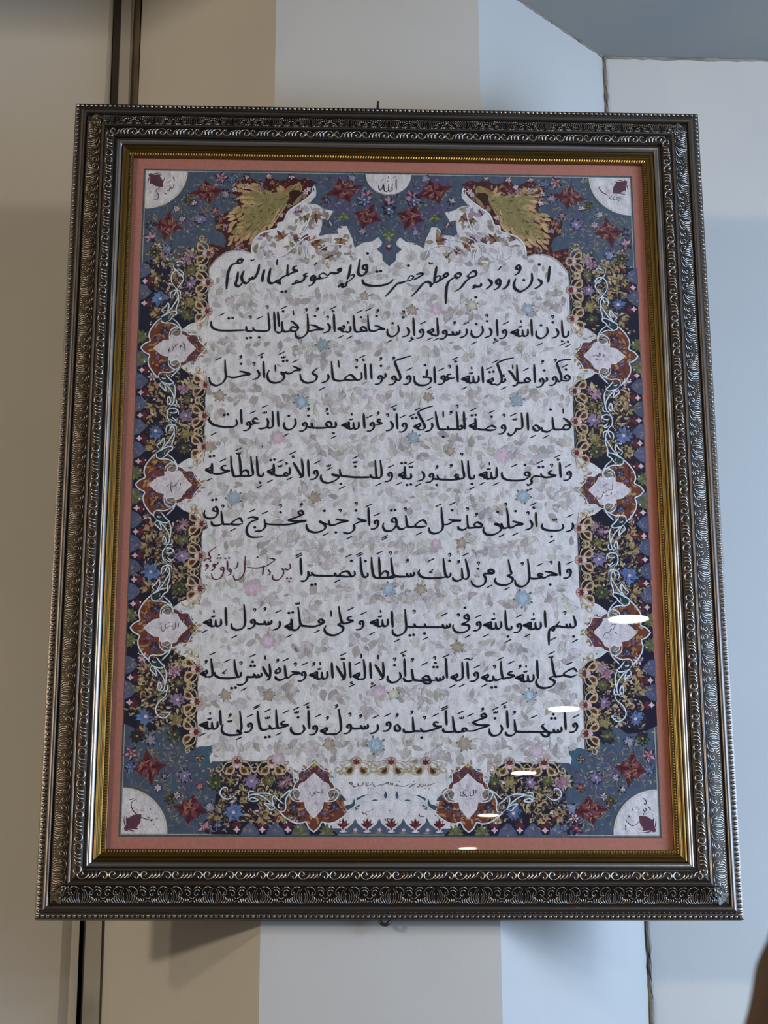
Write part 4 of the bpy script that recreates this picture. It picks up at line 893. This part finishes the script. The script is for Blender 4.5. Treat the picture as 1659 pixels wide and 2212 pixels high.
for sg in (1, -1):
    b = sg*177
    for P in TAILU+CAPU: wl(vn, 'B', P, b, .0015, fl=sg*-1 if False else (1 if sg < 0 else -1))
    wl(vn, 'B', [(2, b), (-4, b+sg*7), (-4, b+sg*14), (2, b+sg*19), (8, b+sg*16), (8, b+sg*11), (3, b+sg*11)], 0, .0015)
    # pale scroll of the centre section
    for P in CAPU: wl(vn, 'B', P, 0, .0016, fl=(-1 if sg < 0 else 1)) if False else None
    T2 = lambda P: [(sg*q[0], q[1]) for q in G(640, 1640, 4.1475)(P)]
    for P in ([(330, 290), (400, 310), (460, 360), (520, 350), (540, 290)], [(430, 470), (500, 440), (560, 380), (660, 320), (740, 310), (790, 340)], [(540, 400), (600, 380), (660, 380), (740, 375), (780, 350)], [(530, 440), (560, 430), (600, 400)], [(780, 300), (800, 280), (820, 320), (800, 360), (770, 330)]): 
        vn.line(T2(P), .0013, (214, 222, 228), 7, 5)
    for P in ([(430, 420), (500, 400), (520, 350), (525, 400), (500, 450), (460, 460)], [(540, 350), (600, 322), (645, 315), (590, 340), (545, 370)], [(660, 378), (700, 360), (735, 365), (700, 384)], [(525, 435), (560, 410), (580, 405), (560, 440), (535, 455)], [(800, 285), (815, 320), (800, 360), (785, 330)], [(370, 290), (410, 320), (450, 375), (420, 370), (380, 320)]):
        vn.poly(T2(P), (62, 92, 106), 6)
vn.build('vine_scroll', PANEL, 'white scrolling vine running through the medallions', 'stuff')

# ---- medallions
g4 = G(280, 840, 7.9)
def L4(P): return [((q[0]+0.2634)*1000, q[1]*1000) for q in g4(P)]
def sym(P): P = [(a, b) for a, b in P]; return P+[(a, -b) for a, b in P[::-1]]
BODY = sym(L4([(100,1635),(170,1560),(265,1510),(248,1430),(265,1330),(350,1200),(450,1130),(560,1180),(700,1200),(800,1270),(830,1320),(900,1350),(970,1395),(1070,1410),(1130,1520),(1250,1648)]))
INN = sym(L4([(330,1635),(430,1550),(500,1505),(600,1490),(605,1430),(650,1400),(740,1430),(820,1390),(890,1420),(925,1500),(990,1570),(1060,1635)]))
ARC = L4([(100,1635),(170,1560),(265,1510),(248,1430),(262,1340),(300,1270),(370,1180),(450,1110)])
ARC2 = L4([(820,1320),(900,1350),(960,1400),(1080,1400),(1120,1500),(1180,1570),(1250,1648)])
LOOP = L4([(600,1480),(600,1420),(620,1330),(680,1280),(760,1260),(800,1310),(810,1370),(760,1430),(690,1430),(640,1390),(680,1340),(760,1320)])
HK = L4([(900,1350),(960,1325),(1080,1320),(1160,1300)])
def small_text(pr, S, c, W, w=.0008, d=.0):
    x0, y0, s, strokes = W
    for P in strokes: pr.pen(G(x0, y0, s)(P), w, (60, 58, 66), 9)
MW = {('L', 176.5): (290, 620, 8.73, [[(925,1050),(950,1110),(955,1190)], [(905,1070),(880,1130),(862,1090),(868,1180)], [(830,1075),(790,1090),(760,1140),(715,1120)], [(740,1130),(730,1190),(690,1215),(660,1180),(670,1140)], [(705,1150),(715,1165)], [(650,1180),(655,1240)], [(960,1170),(960,1225)]]),
 ('L', 0): (280, 840, 7.9, [[(835,1560),(815,1610),(760,1650),(720,1670)], [(870,1600),(865,1660)], [(710,1600),(705,1700),(718,1770)], [(720,1690),(770,1660),(800,1640)], [(665,1620),(655,1660),(625,1670)], [(780,1640),(800,1620)]]),
 ('L', -176.5): (60, 1000, 4.1475, [[(1355,1430),(1345,1480)], [(1325,1425),(1322,1480),(1290,1490)], [(1300,1470),(1270,1460),(1250,1480),(1230,1470),(1240,1440)], [(1235,1480),(1215,1510),(1195,1490),(1200,1465)], [(1260,1435),(1275,1430)]]),
 ('R', 173): (1100, 620, 6.0, [[(1185,860),(1190,900)], [(1165,850),(1160,900),(1140,905)], [(1145,905),(1120,880),(1100,900),(1080,890)], [(1210,930),(1180,950),(1140,945),(1110,930)], [(1225,870),(1230,910)]]),
 ('R', -2): (1220, 980, 7.9, [[(735,515),(690,530),(630,580)], [(812,520),(815,600),(780,620),(740,610)], [(740,620),(700,650),(660,670),(640,650)], [(660,660),(640,720),(600,770),(550,760),(545,720)], [(600,690),(606,698)], [(790,650),(795,700)], [(700,715),(745,718)], [(560,620),(570,640)]]),
 ('R', -178.5): (1200, 1100, 3.614, [[(425,920),(445,900),(465,905),(450,940),(425,940)], [(440,930),(420,960),(390,965),(370,1000)], [(460,900),(485,895)], [(465,960),(480,975)], [(398,1005),(404,1008)]]),
 ('B', -88.5): (640, 1640, 4.1475, [[(238,265),(236,305)], [(222,262),(222,300),(205,302),(195,290)], [(195,300),(170,290),(160,305),(175,312)], [(160,310),(148,330),(132,325)], [(128,300),(120,320),(105,322)], [(150,262),(158,258)]]),
 ('B', 88.5): (640, 1640, 4.1475, [[(1612,275),(1608,305)], [(1590,270),(1588,320),(1575,325)], [(1578,320),(1560,330),(1555,280)], [(1550,320),(1530,335),(1515,325)], [(1530,270),(1500,285),(1495,310),(1515,320),(1500,330),(1470,325),(1475,290)], [(1562,352),(1566,358)]])}
for S, ms in (('L', (176.5, 0, -176.5)), ('R', (173, -2, -178.5)), ('B', (-88.5, 88.5))):
    for m_ in ms:
        pr = Print(); Q = lambda P: SP(S, P, m_)
        pr.poly(Q(BODY), RUST, 2)
        ang = {'L': 0, 'R': pi, 'B': pi/2}[S]
        for d in (1, -1):
            F_ = lambda a, b: sect(S, a/1000, (m_+d*b)/1000)
            pr.line(Q([(a, d*b) for a, b in ARC]), .0016, WHITE, 8, 5, False); pr.line(Q([(a, d*b) for a, b in ARC2]), .0011, WHITE, 8, 4, False)
            pr.poly(Q([(a, d*b) for a, b in L4([(900,1350),(970,1400),(1090,1500),(1130,1520),(1250,1645),(1130,1640),(1010,1590),(930,1480),(900,1400)])]), (116, 60, 66), 3)
            for (a, b, r) in ((-18, 26, .011), (-22, 14, .008), (-10, 32, .006)):
                for _ in range(9): t = random.uniform(0, 6.3); c = F_(a, b); pr.leaf((c[0]+r*.6*cos(t), c[1]+r*.6*sin(t)), random.uniform(0, 6.3), r*.75, r*.3, jit(random.choice([(196, 142, 76), (176, 120, 60), (110, 44, 30)]), 10), 3, random.uniform(-.6, .6))
            blossom(pr, F_(-13, 23), .0065, 4, [(110, 110, 160), (90, 90, 140)], 7, .2); blossom(pr, F_(-21, 12), .005, 4, [(130, 90, 120), (150, 110, 150)], 6)
            for (a, b) in ((20, 22), (25, 15), (30, 8), (35, 3), (-33, 4), (-28, 3)): pr.leaf(F_(a, b), ang+random.uniform(-1, 1), .007, .0035, jit((196, 150, 84), 12), 4, .3)
            blossom(pr, F_(27, 11), .0045, 5, [(140, 100, 130), (120, 90, 140)], 6); 
            c = F_(1.5, 23.5); pr.disc(c, .0072, (150, 130, 112), 6, 14); pr.leaf((c[0]-.004, c[1]-.003), .6, .009, .0028, (92, 70, 58), 7); pr.leaf((c[0]-.002, c[1]+.001), .6, .007, .002, (200, 180, 150), 7)
            pr.line(Q([(a, d*b) for a, b in LOOP]), .0013, WHITE, 8, 5); pr.line(Q([(a, d*b) for a, b in HK]), .0022, (200, 214, 220), 7, 4)
            pr.disc(F_(-36.5, 18), .0011, WHITE, 8, 6); pr.disc(F_(-31, 31), .0011, WHITE, 8, 6)
        pr.poly(Q(INN), (222, 214, 214), 5)
        for _ in range(90):
            a, b = random.uniform(12, 37), random.uniform(-24, 24)
            if inside(BODY, a, b) and not inside(INN, a-1, b*1.1): pr.leaf(sect(S, a/1000, (m_+b)/1000), random.uniform(0, 6.3), random.uniform(.003, .006), .0018, jit(random.choice([(190, 146, 80), (170, 124, 66), (110, 84, 120), (96, 44, 36), (140, 96, 120)]), 12), 4, random.uniform(-.7, .7))
        pr.line(Q(INN), .0008, WHITE, 6, 1, False, True)
        for _ in range(9): t = random.uniform(0, 6.3); c = sect(S, random.uniform(-10, 14)/1000, (m_+random.uniform(-9, 9))/1000); pr.leaf(c, t, .006, .004, jit((208, 196, 200), 8), 6, .3)
        pr.star(sect(S, .0345, m_/1000), .0035, 5, (196, 176, 60), 6, .5)
        small_text(pr, S, None, MW[(S, m_)])
        pos = {('L', 176.5): 'upper left', ('L', 0): 'middle left', ('L', -176.5): 'lower left', ('R', 173): 'upper right', ('R', -2): 'middle right', ('R', -178.5): 'lower right', ('B', -88.5): 'bottom left', ('B', 88.5): 'bottom right'}[(S, m_)]
        pr.build('medallion', PANEL, 'rust and cream pointed medallion with a small word, '+pos)
# ---- corner medallions, top medallion
CT = {(-1, 1): (290, 350, 5.72, [[(380,185),(350,260),(300,330),(265,350)], [(265,350),(300,410),(285,465),(240,470)], [(480,185),(500,230)], [(480,280),(488,310),(460,330),(440,290),(455,270)], [(440,320),(430,360),(410,350)], [(385,370),(375,385),(400,400)], [(415,245),(425,262)], [(440,230),(445,250)]]),
 (1, 1): (1100, 360, 5.53, [[(1065,240),(1100,300),(1180,345)], [(1270,320),(1330,325),(1395,338)], [(1240,340),(1200,370),(1185,390)], [(1270,345),(1240,380),(1215,390),(1200,380)], [(1300,350),(1275,385),(1250,395),(1235,385)], [(1325,355),(1300,390),(1280,395)], [(1320,395),(1300,420)]]),
 (-1, -1): (240, 1600, 5.184, [[(290,655),(240,680),(225,730),(260,800),(340,860),(440,890)], [(440,880),(455,900),(460,875)], [(435,765),(445,770)], [(490,815),(500,822)], [(540,860),(500,880)], [(495,925),(465,950)], [(200,655),(230,660),(260,645)], [(410,850),(420,870),(430,855)]]),
 (1, -1): (1140, 1600, 5.184, [[(1290,640),(1325,680),(1315,720),(1300,700)], [(1310,750),(1330,780),(1300,790),(1295,765)], [(1310,790),(1270,880),(1200,945),(1150,945),(1095,885)], [(1350,740),(1380,780)], [(1090,945),(1098,975),(1090,1000)], [(1180,745),(1195,740)], [(1165,765),(1178,775)], [(1120,835),(1138,858)]])}
for sx in (-1, 1):
    for sz in (1, -1):
        pr = Print(); cx, cz = sx*IX, sz*IZ; R = .0525
        arc = [(cx-sx*R*cos(t), cz-sz*R*sin(t)) for t in np.linspace(0, pi/2, 24)]
        pr.poly([(cx, cz)]+arc, (222, 216, 212), 8); pr.line(arc, .0007, (176, 164, 120), 9, 1, False)
        pr.line([(cx-sx*(R-.0018)*cos(t), cz-sz*(R-.0018)*sin(t)) for t in np.linspace(0.02, pi/2-.02, 20)], .0004, (190, 180, 150), 9, 1, False)
        for _ in range(12):
            r, t = random.uniform(.012, .044), random.uniform(.2, 1.35); pr.leaf((cx-sx*r*cos(t), cz-sz*r*sin(t)), random.uniform(0, 6.3), .007, .005, jit((208, 198, 198), 6), 9, .3)
        da = atan2(-sz, -sx); c0 = (cx-sx*.006, cz-sz*.006)
        palm(pr, c0, da, .019, 10, [(104, 60, 82), (86, 44, 64), (120, 74, 92)], 3, 1.5)
        pr.poly([(c0[0]+r*cos(da+t), c0[1]+r*sin(da+t)) for r, t in ((.002, pi), (.010, .9), (.017, .35), (.023, 0), (.017, -.35), (.010, -.9))], (110, 62, 80), 11)
        for d in (1, -1): pr.line([(c0[0]+r*cos(da+d*t), c0[1]+r*sin(da+d*t)) for r, t in ((.004, 1.0), (.012, .95), (.019, .8), (.022, .6), (.019, .55))], .0016, (228, 224, 226), 12)
        small_text(pr, None, None, CT[(sx, sz)], .0011)
        pr.build('corner_medallion', PANEL, 'cream quarter-round medallion in the %s %s corner' % ('upper' if sz > 0 else 'lower', 'left' if sx < 0 else 'right'))
pr = Print(); cc = U(839, 376); R = .0285
arc = [(cc[0]+R*1.02*cos(t), min(IZ, .4172-R*sin(t))) for t in np.linspace(0, pi, 28)]
pr.poly(arc, (224, 218, 214), 8); pr.line(arc, .0008, (168, 160, 140), 9, 1, False)
for P in ([(1050,370),(1045,520),(1052,690)], [(940,500),(925,620),(930,700),(890,740),(840,730),(820,690),(820,510)], [(820,690),(790,740),(720,745),(690,700),(670,540),(640,620),(600,700),(550,690),(525,640),(520,560)]): pr.pen(G(780, 360, 13.82)(P), .0014, INK, 10)
for P in ([(815,290),(812,370)], [(1075,275),(1000,320),(940,350),(910,400)], [(680,370),(650,380),(620,420),(570,450)], [(770,420),(800,450),(850,430)]): pr.pen(G(780, 360, 13.82)(P), .0009, (70, 70, 78), 10)
pr.build('top_medallion', PANEL, 'cream half-round medallion at the top centre')
# ---- spandrels: maroon ground with a long-feathered gold wing
g6 = G(440, 380, 6.38)
SPN = [U(*p) for p in ((675,397),(686,396),(672,389),(659,385),(648,389),(630,380),(617,389),(605,391),(595,388),(579.5,380),(570,391),(556,391),(545,386),(531,380),(518,389),(503,397),(501,414),(509,430),(518,449),(500,455),(478,463),(463.5,469),(465,487),(468,497.5),(482,504),(489,521),(485,535),(468,530),(452.5,526),(448,548),(450,570),(452,579),(465,563),(482,549),(500,542),(526,541),(543,547),(543,535),(549,518),(561,504),(577,498),(598,493),(600,482),(612,479),(618,465),(626,453),(647,439),(672,419),(681,408))]
WING = g6([(600,240),(700,200),(900,240),(1050,220),(1200,150),(1290,120),(1350,170),(1340,215),(1220,190),(1190,260),(1160,350),(1100,450),(1020,510),(930,590),(880,660),(820,730),(700,800),(600,830),(450,840),(370,780),(450,700),(540,600),(560,520),(620,450),(560,400),(500,310),(540,230)])
for sg in (1, -1):
    pr = Print(); m = lambda P: [(sg*p[0], p[1]) for p in P]
    pr.poly(m(SPN), (88, 34, 36), 2)
    pr.poly(m(WING), OLIVE, 4)
    root = np.array(m(g6([(1180, 300)]))[0])
    tips = g6([(470,110),(520,160),(640,110),(700,160),(420,200),(470,290),(500,360),(510,430),(380,490),(330,520),(300,560),(330,620),(350,680),(330,740),(310,800),(330,880),(340,960),(420,900),(480,960),(420,980),(560,900),(600,960),(640,900),(680,860),(740,830),(800,780),(880,740),(940,680),(980,600),(1000,560),(1050,110),(980,170)])
    for t_ in m(tips):
        t_ = np.array(t_); d = root-t_; a = atan2(d[1], d[0])
        for k in range(3):
            q = t_+d*(.0+.13*k)+np.array([random.uniform(-.0012, .0012)]*2); L = .013
            pr.leaf(tuple(q), a+random.uniform(-.25, .25), L, .0046, jit((222, 178, 108) if k == 0 else (200, 164, 90) if k == 1 else (178, 158, 80), 12), 7-k, random.uniform(-.3, .3))
            pr.line([tuple(q), tuple(q+d/np.linalg.norm(d)*L)], .0004, (84, 48, 34), 8, 2)
    for _ in range(260):
        q = (random.uniform(-.22, -.09), random.uniform(.29, .40))
        if not inside(WING, *q): continue
        q = (sg*q[0], q[1]); d = root-np.array(q); a = atan2(d[1], d[0])+random.uniform(-.2, .2)
        pr.leaf(q, a, random.uniform(.004, .008), random.uniform(.0008, .0018), jit(random.choice([(146, 136, 60), (176, 156, 84), (104, 92, 48), (186, 160, 90)]), 8), 8, .1)
    for c in g6([(880, 330), (900, 470), (700, 570), (600, 640), (480, 810), (640, 720), (760, 420), (840, 240)]):
        c = (sg*c[0], c[1]); pr.disc(c, .0016, (90, 92, 50), 9, 8); pr.disc(c, .0007, (190, 176, 110), 10, 6)
    # head and crest
    pr.poly([tuple(q) for q in catmull(m(g6([(1180,230),(1260,200),(1350,210),(1370,260),(1300,330),(1240,360),(1200,310)])), 4, True)], (70, 34, 22), 8)
    pr.line(m(g6([(1200,200),(1260,130),(1320,120),(1350,180),(1330,230)])), .0020, (186, 158, 50), 10); pr.line(m(g6([(1100,220),(1180,160),(1250,130)])), .0030, (172, 110, 50), 9)
    pr.poly([tuple(q) for q in catmull(m(g6([(1270,330),(1330,270),(1370,240),(1350,310),(1290,380),(1240,400)])), 4, True)], (170, 136, 84), 9)
    for (x, y, c) in ((1400, 230, PALE), (1440, 190, PALE), (1390, 290, (176, 130, 90)), (1180, 420, GOLDC), (1060, 540, PALE), (300, 700, PINK), (230, 600, (190, 110, 80)), (280, 590, (190, 110, 80)), (200, 700, GOLDC), (450, 320, PALE), (430, 190, PALE), (800, 110, PALE), (780, 170, PINK), (860, 160, (150, 60, 60)), (600, 140, PALE), (590, 10, PALE), (900, 10, PALE), (1210, 10, PALE), (520, 960, (170, 90, 100)), (480, 990, PINK)):
        blossom(pr, m(g6([(x, y)]))[0], .0048, 9, [c, jit(c, 20)], 5, random.random())
    scatter(pr, lambda x, z: inside(m(SPN), x, z) and not inside(m(WING), x, z), (min(sg*-.24, sg*-.08), .26, max(sg*-.24, sg*-.08), .42), 120, [(176, 118, 66), (150, 84, 56), (190, 150, 96), (140, 70, 70)], .004, .008, 5)
    pr.line(m([U(*p) for p in ((678,402),(681,410),(672,421),(647,441),(626,455),(618,467),(613,480),(601,483),(599,494),(577,500),(561,506),(549,519),(544,535),(544,547))]), .0020, WHITE, 10, 4, False)
    pr.line(m([U(*p) for p in ((544,548),(526,542),(500,543),(482,550),(465,564),(452,580))]), .0012, (190, 180, 170), 10, 4, False)
    # tan arabesque under the spandrel, on the cream ground
    def tt(x, z): 
        x = -abs(x); return inside(fieldP, x, z) and far(x*1.0, z, .006) and far(-x, z, .006)
    g5 = G(560, 360, 5.72)
    scatter(pr, tt, (min(sg*-.172, sg*-.04), .288, max(sg*-.172, sg*-.04), .385), 95, [(176, 160, 130), (160, 146, 104), (186, 172, 160), (186, 160, 176), (200, 190, 196)], .006, .012, 3, (.4, .7))
    for (x, y, r, c) in ((290, 880, .013, (164, 110, 70)), (660, 960, .014, (178, 120, 66)), (1010, 900, .013, (168, 120, 76)), (700, 600, .012, (164, 120, 80)), (560, 620, .010, (160, 150, 110)), (60, 860, .010, (150, 110, 90)), (900, 1100, .011, (180, 166, 128)), (560, 860, .009, (120, 60, 66)), (790, 1030, .008, (110, 50, 56)), (440, 900, .008, (120, 70, 90)), (450, 560, .009, (190, 150, 180))):
        palm(pr, m(g5([(x, y)]))[0], random.uniform(0, 6.3), r, 5, [c, jit(c, 14), (110, 60, 60)], 5, 2.4)
    for P in ([(90,940),(110,1060),(200,1110),(320,1090),(420,1000),(560,880),(620,860)], [(470,980),(480,1080),(540,1140),(560,1080),(520,960)], [(580,1100),(600,960),(700,900),(880,880)], [(740,1040),(830,980),(960,960),(1100,1000),(1160,1110)], [(620,480),(640,560),(600,700),(540,800),(420,840)], [(860,980),(880,880),(850,830)]):
        pr.line(m(g5(P)), .0016, (236, 236, 240), 7, 5); pr.line([(p[0]+.0009, p[1]-.0009) for p in m(g5(P))], .0004, (120, 104, 116), 8, 5)
    pr.build('spandrel', PANEL, 'maroon spandrel with a spread gold wing, '+('upper left' if sg > 0 else 'upper right'))
# ---- fine dedication lines and the date at the foot
pr = Print()
FT = "@1 640 1640 4.1475\n" + "; ".join(['n 505,235 480,215 490,205 510,225', 'n 545,240 520,250 510,235', 'n 560,245 550,215', 'n 600,205 595,230 570,240 555,235', 'n 625,205 627,245', 'n 640,248 645,205', 'n 690,205 670,225 650,240', 'n 725,235 700,245 690,225', 'n 765,225 740,235 730,245',
 'n 800,215 780,228 765,235', 'n 830,232 815,205 800,225', 'n 850,235 845,205', 'n 865,235 862,215 850,225', 'n 900,225 898,240 880,238', 'n 1010,225 980,240 925,240 905,230', 'n 1040,225 1030,245 1010,250', 'n 1075,215 1055,230 1040,232', 'n 1110,220 1100,245 1080,250', 'n 1140,225 1130,245 1115,248', 'n 1165,225 1150,245', 'n 1190,225 1180,240 1165,238', 'n 1240,215 1215,225 1195,235', 'B 920,200', 'B 1055,200', 'C 660,262', 'B 1155,262', 'B 1190,265', 'B 535,275',
 'n 600,490 595,470', 'n 635,465 615,490 605,485', 'n 660,462 650,470', 'n 690,445 670,460', 'n 640,490 625,505', 'n 1100,490 1110,510 1150,515', 'n 1165,525 1175,560', 'n 1020,470 1000,480', 'n 850,455 830,465',
 'n 797,530 799,555', 'n 810,530 818,538 822,530', 'n 812,532 814,555', 'n 842,532 832,540 840,545 850,538', 'n 848,535 850,555', 'n 862,530 868,538 876,530', 'n 862,532 864,555', 'n 820,532 828,530'])
for P, w in words(FT)[1]:
    if w == 'dot': pr.disc(P[0], .0006, (90, 88, 92), 9, 6)
    else: pr.pen(P, .0009, (84, 82, 88), 9)
pr.build('dedication_text', PANEL, 'two faint lines of tiny script and a date at the foot')

# ------------------------------------------------------------------ brown drape edge near the camera, lower right
M_drape = mat('brown_cloth', (92, 72, 56), 0.95, noise=(14, (58, 44, 36), 0.35, 0.65), bump=(160, 0.8, 0.002))
DD = 0.50
V, Fc = [], []
prof = [(1664, 2008), (1656, 2032), (1643, 2058), (1632, 2085), (1627, 2115), (1622, 2148), (1615, 2182), (1606, 2215), (1596, 2260), (1580, 2330)]
rows, backs = [], []
for (px, py) in prof:
    row, back = [], []
    for k in range(14):
        t = k/13; dp = DD+0.006*sin(t*11+py*.004)+0.02*(1-t)**3
        d = ray(px+260*t, py-(60*t if py < 2040 else 6*t)); row.append(CAM+d*dp); back.append(CAM+ray(px+4+256*t, py-(60*t if py < 2040 else 6*t))*(dp+0.02))
    rows.append(row); backs.append(back)
nr, nc = len(rows), 14
for r in rows:
    for q in r: V.append(tuple(q))
for r in backs:
    for q in r: V.append(tuple(q))
N = nr*nc
for i in range(nr-1):
    for j in range(nc-1):
        a = i*nc+j; Fc.append((a, a+nc, a+nc+1, a+1)); Fc.append((N+a, N+a+1, N+a+nc+1, N+a+nc))
for i in range(nr-1):
    a = i*nc; Fc.append((a, N+a, N+a+nc, a+nc)); a = i*nc+nc-1; Fc.append((a, a+nc, N+a+nc, N+a))
for j in range(nc-1):
    Fc.append((j, j+1, N+j+1, N+j)); a = (nr-1)*nc+j; Fc.append((a, N+a, N+a+1, a+1))
o = mesh_obj('brown_drape', V, Fc, M_drape, None, True)
tag(o, 'out-of-focus dark brown cloth edge in the lower right corner of the view', 'cloth')
